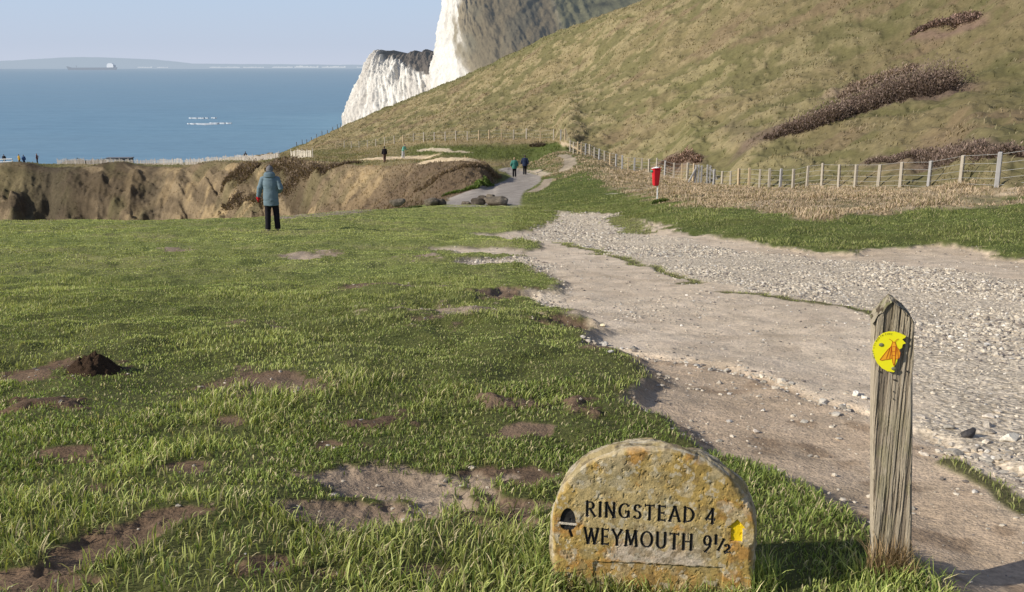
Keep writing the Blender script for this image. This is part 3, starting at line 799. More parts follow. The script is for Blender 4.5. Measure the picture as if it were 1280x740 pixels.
ms = nb.n('ShaderNodeMixShader'); ms.inputs[0].default_value = .32; nb.l(d1.outputs[0], ms.inputs[1]); nb.l(t1.outputs[0], ms.inputs[2])
GM = nb.fin(ms.outputs[0])

inview = (GPX > -90) & (GPX < 1370) & (GPY < 860) & (Y > .5)
lawn = np.clip(1 - mT - 0 * mS, 0, 1) * np.clip(1 - mPs * 1.04, 0, 1) ** 1.3 * (GT < iF + .3) * inview
lawn[lawn < .04] = 0
left = (GPX < 700) | (Y < 12)
lawnL = lawn * ((sdT > -.02) & ((GPX < 760) | (Y < 14)))
tuft = fbm(X * 2.6, Y * 2.6, 201, 3); tuft2 = fbm(X * .9, Y * .9, 203, 3)
def gcol(bi, n, warm=0.0, straw=.18):
    k = RNG.random(n); v = .75 + .5 * RNG.random(n)
    tt = bi(tuft2)
    A = np.array([.27, .345, .085]); B = np.array([.45, .485, .155]); D_ = np.array([.15, .215, .05]); E = np.array([.60, .52, .30])
    c_ = A + (B - A) * np.clip((tt - .35) * 3 + RNG.normal(0, .3, n), 0, 1)[:, None]
    c_ = np.where((k < .22)[:, None], D_, c_)
    c_ = np.where((k > 1 - straw)[:, None], E * (.6 + .6 * RNG.random(n))[:, None], c_)
    c_ = c_ + warm * (np.array([.42, .44, .17]) - c_)
    big = fbm(bi(X) * .45, bi(Y) * .9, 205, 4)
    c_ = c_ * (.95 + .32 * sstep(.35, .65, big))[:, None]
    return c_ * v[:, None]
longg = np.clip(sstep(.48, .68, tuft2) * 1.0 + .26, 0, 1.3)
# nearest turf
dens = lawnL * (Y < 5.6) * (Y > .9) * (2600 + 4200 * sstep(.35, .6, tuft)) * (1 - .4 * sstep(3.5, 5.6, Y))
bi, n = scatter(dens)
H = (.015 + .054 * bi(longg) * RNG.random(n) ** 1.1) * (.4 + 1.2 * bi(tuft))
H *= 1 + .45 * np.exp(-(np.abs(bi(sdT)) / .25) ** 2)
W = .0018 + .0026 * RNG.random(n) + .0004 * bi(Y)
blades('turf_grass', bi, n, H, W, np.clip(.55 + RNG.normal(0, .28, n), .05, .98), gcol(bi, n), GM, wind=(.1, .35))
N1 = n
dens = lawnL * (Y >= 5.6) * (Y < 13) * (1500 + 1300 * sstep(.35, .6, tuft)) * (1 - .45 * sstep(8, 13, Y))
bi, n = scatter(dens)
H = (.013 + .026 * bi(longg) * RNG.random(n)) * (.6 + .8 * bi(tuft))
W = .0038 + .0035 * RNG.random(n)
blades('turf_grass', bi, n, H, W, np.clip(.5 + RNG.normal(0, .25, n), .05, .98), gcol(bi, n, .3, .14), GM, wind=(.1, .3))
N2 = n
dens = lawnL * (Y >= 13) * (Y < 46) * 600 * (1 - .7 * sstep(16, 36, Y))
bi, n = scatter(dens)
H = .008 + .012 * RNG.random(n) * bi(longg) + .0003 * bi(Y)
W = .007 + .006 * RNG.random(n) + .0003 * bi(Y)
blades('turf_grass', bi, n, H, W, np.clip(.5 + RNG.normal(0, .2, n), .05, .98), gcol(bi, n, .6, .10), GM)
N3 = n
# strips of thin grass on the track
bi, n = scatter(mS * (GT < iF) * inview * np.where(Y < 6, 2500, 700))
blades('track_grass', bi, n, .008 + .015 * RNG.random(n) + .012 * (bi(Y) < 5), .003 + .0003 * bi(Y), np.clip(.5 + RNG.normal(0, .25, n), .05, .98), gcol(bi, n, .5, .3), GM)
# right-hand verge: green below, dry stems above up to the fence
RM = (GPX > 640) * (1 - PATHM) * (GPX < 1400) * (Y > 13) * (1 - mT) * (1 - mS) * (GT < iJ + .1)
mDc = np.clip(mD, 0, 1)
bi, n = scatter(RM * (1 - mDc) * 380 * (1 - .75 * sstep(30, 60, Y)) * (Y < 90))
H = .02 + .08 * RNG.random(n) * sstep(.42, .68, bi(tuft2)) + .02 * RNG.random(n)
blades('verge_grass', bi, n, H, .006 + .0003 * bi(Y), np.clip(.55 + RNG.normal(0, .2, n), .05, .98), gcol(bi, n, .35, .16) * .68, GM)
N4 = n
patch2 = sstep(.36, .6, fbm(X * .6, Y * .8, 305, 4))
bi, n = scatter(RM * mDc * (170 + 200 * patch2) * (1 - .75 * sstep(30, 60, Y)) * (Y < 100))
H = (.05 + .17 * RNG.random(n) * sstep(.32, .7, bi(tuft2)) + .04 * RNG.random(n)) * (.5 + .7 * bi(patch2))
k = RNG.random((n, 1))
cdry = np.where(k < .5, np.array([[.57, .445, .31]]), np.where(k < .85, np.array([[.47, .365, .25]]), np.array([[.26, .23, .11]]))) * (.7 + .5 * RNG.random((n, 1)))
blades('dry_grass', bi, n, H, .010 + .0006 * bi(Y), np.clip(.5 + RNG.normal(0, .25, n), .05, .98), cdry * (.85 + .25 * bi(patch2))[:, None], GM)
N5 = n
# tussocks on the hill and rough growth on the banks, one blade-fan per point
hv = (GT > iJ + .03) & (GT < iL + .05) & (GPY > -60) & (GPX > 330) & (GPX < 1380)
bi, n = scatter(hv * (6.5 * sstep(.44, .58, tusk) + 1.5) * np.clip(100 / np.maximum(Y, 30), .6, 2.2))
k = RNG.random((n, 1)); gx = bi(GPX)[:, None]
straw = .62 - .35 * sstep(800, 1200, gx)
tk = bi(tusk)[:, None]
ch = np.where(tk + RNG.normal(0, .03, (n, 1)) > .53 - .06 * (straw - .45), np.array([[.42, .34, .21]]), np.where(k < .7, np.array([[.22, .205, .09]]), np.array([[.16, .135, .075]]))) * (.75 + .4 * RNG.random((n, 1)))
ch = .3 * ch + .7 * 1.35 * np.stack([bi(C[..., j]) for j in range(3)], -1) * (.85 + .35 * RNG.random((n, 1)))
blades('hill_grass', bi, n, .12 + .20 * RNG.random(n), .03 + .0006 * bi(Y), np.clip(.6 + RNG.normal(0, .2, n), .05, .98), ch, GM, .9, wind=(0.2, .5))
N6 = n
bv = (1 - PATHM) * ((bmask > .2) | ((pm > .3) & (GT < iJ + .1))).astype(float)
bi, n = scatter(bv * (LANE is not None) * (GPX > -60) * 9.0 * np.clip(110 / np.maximum(Y, 60), .5, 1.5))
cb = np.stack([bi(C[..., j]) for j in range(3)], -1) * (1.1 + .7 * RNG.random((n, 1)))
keep = bi(mT) < .5
blades('bank_growth', bi, n, .08 + .18 * RNG.random(n), .03 + .0003 * bi(Y), np.clip(.6 + RNG.normal(0, .2, n), .05, .98), cb, GM, .9)
print('blades', N1, N2, N3, N4, N5, N6, n)

# ------------------------------------------------------------------ stones
def ico(sub=1):
    bm = bmesh.new(); bmesh.ops.create_icosphere(bm, subdivisions=sub, radius=1)
    v = np.array([q.co for q in bm.verts]); f = np.array([[q.index for q in p_.verts] for p_ in bm.faces]); bm.free(); return v, f
IV, IF = ico(1)
def rocks(name, x, y, z, s, col, flat=.6, sink=.25):
    n = len(x)
    V = np.repeat(IV[None], n, 0) * (1 + RNG.normal(0, .2, (n, len(IV), 1)))
    V = V * (s[:, None, None] * (np.array([1, 1, flat])[None, None] * (1 + RNG.normal(0, .25, (n, 1, 3)))))
    a = RNG.random(n) * 6.28; ca, sa = np.cos(a)[:, None], np.sin(a)[:, None]
    vx = V[..., 0] * ca - V[..., 1] * sa; vy = V[..., 0] * sa + V[..., 1] * ca
    V = np.stack([vx + x[:, None], vy + y[:, None], V[..., 2] + (z + s * flat * (1 - 2 * sink) * .6)[:, None]], -1)
    Fc = (IF[None] + (np.arange(n) * len(IV))[:, None, None]).reshape(-1, 3)
    cc = np.repeat(col[:, None], len(IV), 1)
    return npmesh(name, V.reshape(-1, 3), tris=Fc, smooth=False, cols=cc.reshape(-1, 3))
nb = NB('flint'); n_ = nb.noise(60, 4, .6, nb.pos())
STM = nb.fin(nb.bsdf(nb.mix(nb.attr('Col'), nb.ramp(n_, [(.3, (.7, .7, .7)), (.7, (1.2, 1.2, 1.2))]), 1.0, 'MULTIPLY'), .8, .3, n_, .5, .004))
def stcol(n):
    k = RNG.random((n, 1))
    return np.where(k < .55, np.array([[.60, .535, .43]]), np.where(k < .8, np.array([[.44, .38, .30]]), np.where(k < .93, np.array([[.22, .19, .165]]), np.array([[.66, .62, .55]])))) * (.75 + .4 * RNG.random((n, 1)))
patchy = sstep(.32, .60, fbm(X * .7, Y * .7, 211, 3))
gd_ = np.clip(mG + .8 * (1 - sstep(.05, .22, dR)) * mT, 0, 1) * (GT < iF + .2) * inview * (260 + 420 * patchy) * (1 - .85 * sstep(8, 30, Y)) * (Y > 2)
bi, n = scatter(gd_)
s_ = (.004 + .011 * RNG.random(n) ** 2.4) * (1 + .035 * bi(Y)) * (.8 + .5 * bi(patchy))
me = rocks('gravel', bi(X), bi(Y), bi(Z), s_, stcol(n)); o = link('gravel', me, STM); o['kind'] = 'stuff'
n1_ = n
# fine grit over the rest of the track and the bare patches
bi, n = scatter((mT * (1 - mG) * (90 + 260 * sstep(.5, .7, fbm(X * .9, Y * .9, 301, 4))) + mP * (Y < 12) * 60 + mP * pale * 60) * (GT < iF) * inview * (1 - .9 * sstep(6, 20, Y)) * (Y > 1.4))
s_ = (.0028 + .010 * RNG.random(n) ** 4) * (1 + .05 * bi(Y))
me = rocks('grit', bi(X), bi(Y), bi(Z), s_, stcol(n) * .9); o = link('grit', me, STM); o['kind'] = 'stuff'
print('gravel', n1_, n)

# loose flints one can count
FL = []
def flint(px, py, sz, col, nm=None):
    x, y, z = spot(px, py)
    FL.append((x, y, z, sz / F * math.hypot(y, 1.3) * .5, col, px, py, nm))
flint(1262, 551, 24, (.74, .68, .56), 'large white and cream flint lying right of the wooden post')
flint(1209, 546, 27, (.075, .07, .07), 'dark grey flint lying left of the large white flint')
flint(1070, 494, 17, (.68, .65, .58), 'whitish chalk lump lying just left of the wooden post')
flint(1080, 498, 11, (.60, .56, .48), 'pale stone touching the left edge of the wooden post')
flint(753, 408, 9, (.62, .55, .38), 'upright cream stone at the dark hollow where the lawn meets the track')
flint(754, 432, 15, (.52, .49, .44), 'flat grey stone below the grassy hollow at the head of the rut')
flint(764, 441, 9, (.55, .52, .46), 'small grey stone at the upper end of the rut')
flint(954, 514, 9, (.70, .66, .58), 'lone small white stone on the brown part of the track')
flint(1005, 528, 10, (.48, .44, .37), 'flat buff stone on the brown dirt')
flint(1224, 588, 10, (.5, .46, .4), 'small buff stone right of the post below the grass strip')
flint(945, 541, 11, (.55, .48, .40), 'broad flat buff stone above the gravestone shaped marker')
for k in range(46):
    f = RNG.random(); i = f * (len(RUT) - 2)
    a = RUT[int(i)]; b = RUT[int(i) + 1]; t = i % 1
    q = a + (b - a) * t + RNG.normal(0, .05 + .05 * f, 2)
    z = gz(*q); px_, py_ = proj(q[0], q[1], z)
    if px_ > 1275 or (1075 < px_ < 1150): continue
    FL.append((q[0], q[1], z, .012 + .03 * RNG.random() ** 2, tuple(np.array((.5, .46, .39)) * (.5 + .7 * RNG.random())), px_, py_, None))
for k in range(34):
    px_, py_ = 1150 + 125 * RNG.random(), 500 + 75 * RNG.random()
    x, y, z = spot(px_, py_)
    FL.append((x, y, z, .014 + .026 * RNG.random() ** 2, tuple(np.array((.52, .46, .38)) * (.5 + .8 * RNG.random())), px_, py_, None))
IV2, IF2 = ico(3)
for (x, y, z, s0, col, px_, py_, nm) in FL:
    sd = random.random() * 100
    v = IV2.copy()
    for _ in range(14):           # knapped facets
        d_ = RNG.normal(0, 1, 3); d_ /= np.linalg.norm(d_); h_ = .45 + .35 * RNG.random()
        e_ = v @ d_ - h_; v = v - np.outer(np.clip(e_, 0, None), d_) * 1.0
    v = v * (1 + (fbm(v[:, 0] * 2 + sd, v[:, 1] * 2 + v[:, 2] * 2, 5, 3) - .5)[:, None] * .5)
    v = v * np.array([1.15, .9, .62]) * s0 * (1 + RNG.normal(0, .1, 3))
    f_ = .6 + .8 * fbm(v[:, 0] / s0 * 1.5 + sd, v[:, 2] / s0 * 1.5, 8, 3)
    me = npmesh('flint_stone', v, tris=IF2, smooth=False, cols=np.array(col)[None] * f_[:, None])
    o = link('flint_stone', me, STM); o.location = (x, y, z + s0 * .25); o.rotation_euler = (0, 0, random.random() * 6)
    if nm: tag(o, nm, 'stone')
    elif px_ > 1150 and py_ > 495: tag(o, 'loose flint among the coarse rubble right of the wooden post', 'stone', 'loose flints in the rubble beside the post')
    else: tag(o, 'loose pale stone lying along the shallow rut across the track', 'stone', 'loose stones along the rut')

# fresh molehill
n_r = 60; n_a = 90
V = [(0, 0, 0)]
rr = np.linspace(0, 1, n_r)[:, None]; aa = np.linspace(0, 2 * math.pi, n_a, endpoint=False)[None, :]
wbl = .75 + .5 * fbm(np.cos(aa) * 1.7 + 4, np.sin(aa) * 1.7 + 4, 77, 3)
mx_ = np.cos(aa) * rr * .185 * wbl; my_ = np.sin(aa) * rr * .18 * wbl
hh = .12 * (1 - rr ** 1.7) ** 1.2 * (.75 + .5 * fbm(mx_ * 9 + 5, my_ * 9, 3, 3)) + (fbm(mx_ * 40 + 9, my_ * 40, 7, 3) - .5) * .06 * (1 - rr ** 3)
base = np.array([[gz(MX + mx_[i, j], MY + my_[i, j]) for j in range(n_a)] for i in range(n_r)])
zz = base - .012 + hh
V = np.stack([mx_, my_, zz - gz(MX, MY)], -1).reshape(-1, 3)
i_ = np.arange(n_r - 1)[:, None] * n_a; j_ = np.arange(n_a)[None, :]
Q = np.stack([i_ + j_, i_ + n_a + j_, i_ + n_a + (j_ + 1) % n_a, i_ + (j_ + 1) % n_a], -1).reshape(-1, 4)
nb = NB('crumbly_soil'); q_ = nb.noise(60, 6, .75, nb.pos())
mhm = nb.fin(nb.bsdf(nb.mix((.028, .018, .012), (.10, .065, .042), q_), 1, .05, q_, 1.0, .02))
o = link('molehill', npmesh('molehill', V, Q), mhm); o.location = (MX, MY, gz(MX, MY))
tag(o, 'dark crumbly molehill standing on the left part of the lawn', 'molehill')
# ------------------------------------------------------------------ lettering strokes (unit height)
def arc(cx, cy, rx, ry, a0, a1, n=10):
    return [(cx + rx * math.cos(R(a0 + (a1 - a0) * i / n)), cy + ry * math.sin(R(a0 + (a1 - a0) * i / n))) for i in range(n + 1)]
GLY = {
 'R': (.62, [[(.06, 0), (.06, 1)], [(.06, .97), (.28, .97)] + arc(.28, .74, .23, .23, 90, -90) + [(.06, .51)], [(.27, .5), (.62, .0)]]),
 'I': (.14, [[(.06, 0), (.06, 1)]]),
 'N': (.66, [[(.06, 0), (.06, 1)], [(.06, 1), (.6, 0)], [(.6, 0), (.6, 1)]]),
 'G': (.72, [arc(.4, .5, .37, .48, 48, 312, 18), [(.65, .14), (.65, .46)], [(.46, .46), (.68, .46)]]),
 'S': (.5, [arc(.27, .74, .20, .22, 30, 270, 10) + arc(.25, .27, .22, .25, 90, -150, 10)]),
 'T': (.62, [[(.31, 0), (.31, .97)], [(.0, .97), (.62, .97)]]),
 'E': (.5, [[(.06, 0), (.06, 1)], [(.06, .97), (.46, .97)], [(.06, .52), (.40, .52)], [(.06, .03), (.48, .03)]]),
 'A': (.68, [[(.0, 0), (.32, 1)], [(.34, 1), (.68, 0)], [(.13, .34), (.54, .34)]]),
 'D': (.68, [[(.06, 0), (.06, 1)], [(.06, .97), (.22, .97)] + arc(.22, .5, .42, .47, 90, -90, 14) + [(.06, .03)]]),
 'W': (.95, [[(.0, 1), (.24, 0)], [(.24, 0), (.48, .95)], [(.46, .95), (.72, 0)], [(.72, 0), (.95, 1)]]),
 'Y': (.64, [[(.32, 0), (.32, .48)], [(.0, 1), (.32, .48)], [(.64, 1), (.32, .48)]]),
 'M': (.84, [[(.04, 0), (.12, 1)], [(.12, 1), (.42, .1)], [(.42, .1), (.72, 1)], [(.72, 1), (.80, 0)]]),
 'O': (.82, [arc(.41, .5, .38, .49, 0, 360, 26)]),
 'U': (.66, [[(.06, 1), (.06, .32)] + arc(.33, .3, .27, .3, 180, 360, 12) + [(.6, 1)]]),
 'H': (.66, [[(.06, 0), (.06, 1)], [(.6, 0), (.6, 1)], [(.06, .52), (.6, .52)]]),
 '4': (.56, [[(.42, 0), (.42, 1)], [(.42, 1), (.02, .30)], [(.02, .30), (.58, .30)]]),
 '9': (.5, [arc(.25, .68, .22, .29, 0, 360, 18), [(.47, .68), (.42, .28), (.12, -.05)]]),
 '1': (.14, [[(.06, .5), (.06, 1.05)]]),
 '/': (.3, [[(.0, .12), (.34, .82)]]),
 '2': (.4, [arc(.17, .34, .15, .15, 150, -30, 8) + [(.02, .0)], [(.02, .0), (.38, .03)]]),
}
def strokes(text, x0, x1, z0, z1, h, gap=.30):
    """lay text from (x0,z0) to (x1,z1) baseline"""
    ws = []; x = 0; out_ = []
    for ch in text:
        if ch == ' ': x += .55; continue
        ws.append((ch, x)); x += GLY[ch][0] + gap * (.45 if ch in '1/' else 1)
    tot = x - gap
    k = (x1 - x0) / tot
    for ch, ox in ws:
        for ln in GLY[ch][1]:
            out_.append([(x0 + (ox + p_[0]) * k, z0 + (z1 - z0) * (ox + p_[0]) / tot + p_[1] * h) for p_ in ln])
    return out_
def sdist_lines(x, z, lines, wv, wh, serif=.0045):
    """min over strokes of (distance - half width); uprights heavier than horizontals, small flared ends"""
    d = np.full(x.shape, 1e3)
    def seg(a, b, w0, w1):
        nonlocal d
        ex, ez = b[0] - a[0], b[1] - a[1]; L2 = ex * ex + ez * ez + 1e-12
        t = np.clip(((x - a[0]) * ex + (z - a[1]) * ez) / L2, 0, 1)
        d = np.minimum(d, np.hypot(x - a[0] - ex * t, z - a[1] - ez * t) - (w0 + (w1 - w0) * t))
    for ln in lines:
        for a, b in zip(ln[:-1], ln[1:]):
            an = abs(math.atan2(b[1] - a[1], b[0] - a[0])); up = abs(math.sin(an))
            w_ = wh + (wv - wh) * up ** 1.5
            seg(a, b, w_, w_)
        for e_, o_ in ((ln[0], ln[1]), (ln[-1], ln[-2])):
            if math.hypot(ln[0][0] - ln[-1][0], ln[0][1] - ln[-1][1]) < 1e-5: continue
            dx, dz_ = e_[0] - o_[0], e_[1] - o_[1]; L = math.hypot(dx, dz_); nx, nz = -dz_ / L, dx / L
            seg((e_[0] - nx * serif, e_[1] - nz * serif), (e_[0] + nx * serif, e_[1] + nz * serif), wh * .7, wh * .7)
    return d

# ------------------------------------------------------------------ stone marker
TH = .10
MPSI = R(-9)          # face turned a little to the left
m_anchor = at(817, 747, 2.60)
mz = gz(m_anchor[0], m_anchor[1])
marker = empty('stone_marker', (m_anchor[0], m_anchor[1], mz), MPSI,
               'low arched lichen-covered stone waymarker with two carved lines of place names, set in the grass', 'milestone')
ROOTZ = mz
def to_face(px, py):
    """photo bearing -> local (x, z) on the front face"""
    o_ = Vector((0, 0, CAMZ)); p_ = Vector(at(px, py, 1.0)); d_ = p_ - o_
    nrm = Vector((math.sin(MPSI), -math.cos(MPSI), 0)); c0 = Vector((m_anchor[0], m_anchor[1], mz))
    t_ = (c0 - o_).dot(nrm) / d_.dot(nrm); q_ = o_ + d_ * t_ - c0
    return q_.x * math.cos(MPSI) + q_.y * math.sin(MPSI), q_.z
xl, zt_ = to_face(690, 670); xr, _ = to_face(944, 680); _, ztop = to_face(817, 561); _, zsh = to_face(817, 662)
HW = (xr - xl) / 2; XC = (xl + xr) / 2
print('marker half width', HW, 'centre', XC, 'top', ztop, 'shoulder', zsh)
NXm, NZm = 620, 520
zb = -.14
sv = np.concatenate([np.linspace(zb, zsh, 260, endpoint=False), zsh + (ztop - zsh) * np.sin(np.linspace(0, math.pi / 2, NZm - 260))])
sv[-1] = ztop - 1e-5
def halfw(z): 
    t = np.clip((z - zsh) / (ztop - zsh), 0, 1)
    return HW * np.where(z < zsh, 1.0, np.maximum(1 - t ** 2.05, 0) ** .5)
uu = np.linspace(-1, 1, NXm)
hwv = halfw(sv)
FX = XC + uu[None, :] * hwv[:, None]; FZ = np.repeat(sv[:, None], NXm, 1)
lx0, lz0 = to_face(733, 645); lx1, lz1 = to_face(893, 655)
_, lt = to_face(733, 627)
tx0, tz0 = to_face(731, 679); tx1, tz1 = to_face(913, 691)
_, tt_ = to_face(731, 660)
l1_ = strokes('RINGSTEAD 4', lx0, lx1, lz0, lz1, lt - lz0); l2_ = strokes('WEYMOUTH 91/2', tx0, tx1, tz0, tz1, tt_ - tz0, .28)
DL = [sdist_lines(FX, FZ, l_, .0045, .0030) for l_ in (l1_, l2_)]
dl = np.minimum(DL[0], DL[1])
SPL = [lx0 + (lx1 - lx0) * .86, tx0 + (tx1 - tx0) * .795]
# acorn: nut above, cup below with a stalk, thin pale band between
ax, az_ = to_face(710, 655); _, atop = to_face(710, 636); _, abot = to_face(713, 672)
aw = (to_face(720, 655)[0] - to_face(700, 655)[0]) / 2
band = az_ + .001
nut = np.maximum(((FX - ax) / aw) ** 2 + ((FZ - band - .002) / (atop - band)) ** 2 - 1, -(FZ - band - .0035) * 300)
cup = np.maximum(((FX - ax) / (aw * 1.0)) ** 2 + ((FZ - band + .003) / (.020)) ** 2 - 1, (FZ - band + .005) * 300)
stalk = (np.abs(FX - ax - (band - FZ) * .35 + .002) - .0045) * 300
stalk = np.maximum(stalk, np.maximum((FZ - band + .012) * 300, (abot - FZ) * 300))
cup = np.minimum(cup, stalk)
dac = np.minimum(nut, cup)
# arrow: house-shaped pointer
rx_, rz_ = to_face(921, 667); rtop = to_face(921, 649)[1]; rbot = to_face(921, 677)[1]; rmid = to_face(921, 661)[1]
rw_ = (to_face(932, 661)[0] - to_face(909, 661)[0]) / 2; sw = rw_ * .66
dar = np.where(FZ > rmid, np.abs(FX - rx_) - rw_ * (rtop - FZ) / (rtop - rmid), np.where(FZ > rbot, np.abs(FX - rx_) - sw, 1))
# recessed lower panel
px0, pz0 = to_face(742, 701); px1, pz1 = to_face(904, 709)
pline = pz0 + (FX - px0) / (px1 - px0) * (pz1 - pz0)
pan = sstep(0, .004, pline - FZ + (vn(FX * 90, FZ * 90, 4) - .5) * .006) * sstep(px0 - .002, px0 + .002, FX) * (1 - sstep(px1 - .002, px1 + .002, FX))
# worn pale render behind the lettering
bare = sstep(.0, .05, .16 - np.abs(FX - (px0 + px1) / 2)) * sstep(pz0, pz0 + .012, FZ) * (1 - sstep(pz0 + .02, pz0 + .11, FZ + (fbm(FX * 22, FZ * 22, 9, 4) - .5) * .12))
edge_d = np.minimum((1 - np.abs(uu))[None, :] * np.maximum(hwv, .02)[:, None], np.repeat((ztop - sv)[:, None], NXm, 1) * 1.2)
edge_d = np.minimum(edge_d, np.hypot(0, 1) * (1 - np.sqrt(np.clip(((FX - XC) / HW) ** 2 + (np.clip((FZ - zsh) / (ztop - zsh), 0, 1)) ** 2.05, 0, 1))) * .2 + 0 * FX)
chip = fbm(FX * 16, FZ * 16, 51, 4)
bev = np.clip(1 - edge_d / (.004 + .010 * sstep(.5, .72, chip)), 0, 1) ** 2
rgh = (fbm(FX * 75, FZ * 75, 53, 4) - .5) * .0030 + (fbm(FX * 12, FZ * 12, 54, 3) - .5) * .004
pits = -.0022 * sstep(.64, .78, fbm(FX * 75, FZ * 75, 57, 3))
grooved = 1 - sstep(0, .004, dl)
carve = np.clip(-dl, 0, .004) / .0040 * .0055
carve = np.maximum(carve, sstep(.0, .15, -dac) * .007)
carve = np.maximum(carve, sstep(0, .002, -dar) * .008)
FY = -(rgh * (1 - .6 * grooved) + pits * (1 - grooved) * (1 - .7 * bare)) + carve + pan * .006 + bev * (.010 + .012 * sstep(.5, .7, chip))
n1 = fbm(FX * 13, FZ * 13, 61, 5, .6); n2 = fbm(FX * 5, FZ * 5, 62, 4); n3 = fbm(FX * 45, FZ * 45, 63, 3)
SC = np.zeros(FX.shape + (3,)); SC[:] = (.44, .34, .165)
SC = mixc(SC, sstep(.40, .6, n2 + (n1 - .5) * .5) * .8, (.40, .27, .075))
SC = mixc(SC, sstep(.52, .62, n1) * .8 * sstep(.3, .55, n2 + (FZ - .2) * .6), (.44, .235, .07))
SC = mixc(SC, sstep(.57, .68, fbm(FX * 18, FZ * 18, 66, 4)) * .45, (.50, .44, .33))
SC = mixc(SC, sstep(.58, .68, fbm(FX * 24 + 9, FZ * 24, 67, 4)) * .5, (.27, .23, .13))
SC = mixc(SC, bare * (1 - sstep(.56, .64, fbm(FX * 20, FZ * 20, 68, 4)) * .8) * .9, (.52, .44, .36))
SC = mixc(SC, pan * .45, (.33, .25, .10))
SC = mixc(SC, sstep(.6, .72, n3) * .5, (.16, .11, .05))
SC = mixc(SC, sstep(.62, .72, fbm(FX * 60 + 7, FZ * 60, 69, 3)) * .55, (.55, .50, .40))
SC = mixc(SC, bev * .5 * sstep(.4, .6, chip), (.50, .44, .33))
SC = mixc(SC, (np.exp(-((FX - ax) ** 2 / (aw * 1.3) ** 2 + (FZ - band) ** 2 / .007 ** 2)) > .45) * .9, (.62, .56, .48))
def shell_from(mask, off):
    """faces of the front grid where mask is true, laid just above the cut"""
    q = mask[:-1, :-1] & mask[1:, :-1] & mask[:-1, 1:] & mask[1:, 1:]
    r, c_ = np.nonzero(q); idx = np.stack([r * NXm + c_, r * NXm + c_ + 1, (r + 1) * NXm + c_ + 1, (r + 1) * NXm + c_], -1)
    u_, inv = np.unique(idx, return_inverse=True)
    P = np.stack([FX.ravel()[u_], FY.ravel()[u_] - off, FZ.ravel()[u_]], -1)
    return P, inv.reshape(-1, 4)
# body: front grid, rim strips and back
front = np.stack([FX, FY, FZ], -1)
NT = 46
def outline_idx():
    L = [(i, 0) for i in range(NZm)]; Rr = [(i, NXm - 1) for i in range(NZm - 1, -1, -1)]
    top = [(NZm - 1, j) for j in range(1, NXm - 1, 6)]
    return L + top + Rr
OI = outline_idx()
op = np.array([front[i, j] for i, j in OI])
ocol = np.array([SC[i, j] for i, j in OI])
no = len(op)
arcp = np.cumsum(np.linalg.norm(np.diff(op[:, [0, 2]], axis=0, prepend=op[:1, [0, 2]]), axis=1))
dirx = op[:, 0] - XC; dirz = np.where(op[:, 2] > zsh, (op[:, 2] - zsh) * 1.4, 0); L = np.hypot(dirx, dirz); dirx /= L; dirz /= L
tv = np.linspace(0, 1, NT)
SV = np.zeros((NT, no, 3)); SCc = np.zeros((NT, no, 3))
for k, t in enumerate(tv):
    rad = (fbm(arcp * 14, np.full(no, t * 2.5), 71, 4) - .5) * .020 * sstep(0, .12, t) + (fbm(arcp * 50, np.full(no, t * 7.), 72, 3) - .5) * .006 * sstep(0, .1, t)
    rad = rad + .006 * math.sin(math.pi * min(1, t * 1.2)) - .014 * max(0, t - .85) / .15
    brk = np.exp(-((arcp - arcp[np.argmax(op[:, 2])] - .07) / .05) ** 2) * sstep(.25, .6, t) * .018
    rad = rad - brk
    SV[k, :, 0] = op[:, 0] + dirx * rad; SV[k, :, 2] = op[:, 2] + dirz * rad
    SV[k, :, 1] = op[:, 1] + t * (TH - op[:, 1])
    a_ = fbm(arcp * 12, np.full(no, t * 3.), 75, 4)
    c_ = np.zeros((no, 3)); c_[:] = (.40, .34, .235)
    c_ = mixc(c_, sstep(.45, .6, a_) * .8, (.32, .25, .12)); c_ = mixc(c_, sstep(.55, .65, fbm(arcp * 30, np.full(no, t * 8.), 76, 3)) * .7, (.16, .125, .085))
    c_ = mixc(c_, sstep(.52, .62, fbm(arcp * 18, np.full(no, t * 5.), 77, 3)) * .5, (.52, .47, .39))
    SCc[k] = c_
SCc[0] = ocol
nf = NZm * NXm
V = [front.reshape(-1, 3), SV[1:].reshape(-1, 3), np.array([[XC, TH, (zb + ztop) / 2]])]
fi = np.array([i * NXm + j for i, j in OI])
Q = [gridquads(NZm, NXm)]
prev = fi
for k in range(1, NT):
    cur = nf + (k - 1) * no + np.arange(no)
    Q.append(np.stack([prev[:-1], prev[1:], cur[1:], cur[:-1]], -1)); prev = cur
ctr = nf + (NT - 1) * no
T = np.stack([prev[:-1], prev[1:], np.full(no - 1, ctr)], -1)
cols_ = np.concatenate([SC.reshape(-1, 3), SCc[1:].reshape(-1, 3), [[.3, .25, .17]]])
me = npmesh('slab', np.concatenate(V), np.concatenate(Q), T, cols=cols_)
nb = NB('lichen_limestone'); o_ = nb.obj()
f1 = nb.noise(190, 5, .7, o_); f2 = nb.noise(55, 4, .6, o_)
c = nb.mix(nb.attr('Col'), nb.ramp(f1, [(.3, (.72, .72, .70)), (.7, (1.2, 1.2, 1.2))]), 1.0, 'MULTIPLY')
c = nb.mix(c, nb.ramp(f2, [(.3, (.82, .82, .80)), (.7, (1.15, 1.15, 1.12))]), 1.0, 'MULTIPLY')
slab = link('slab', me, nb.fin(nb.bsdf(c, .95, .15, f1, .6, .003)), marker)
blk = simple('black_paint', (.018, .017, .016), .7, .3, .3, 150)
for k_ in range(2):
    for sgn in (1, -1):
        P, q = shell_from((DL[k_] < -.0003) & ((SPL[k_] - FX) * sgn > 0), .0007); link('lettering', npmesh('lettering', P, q), blk, marker)
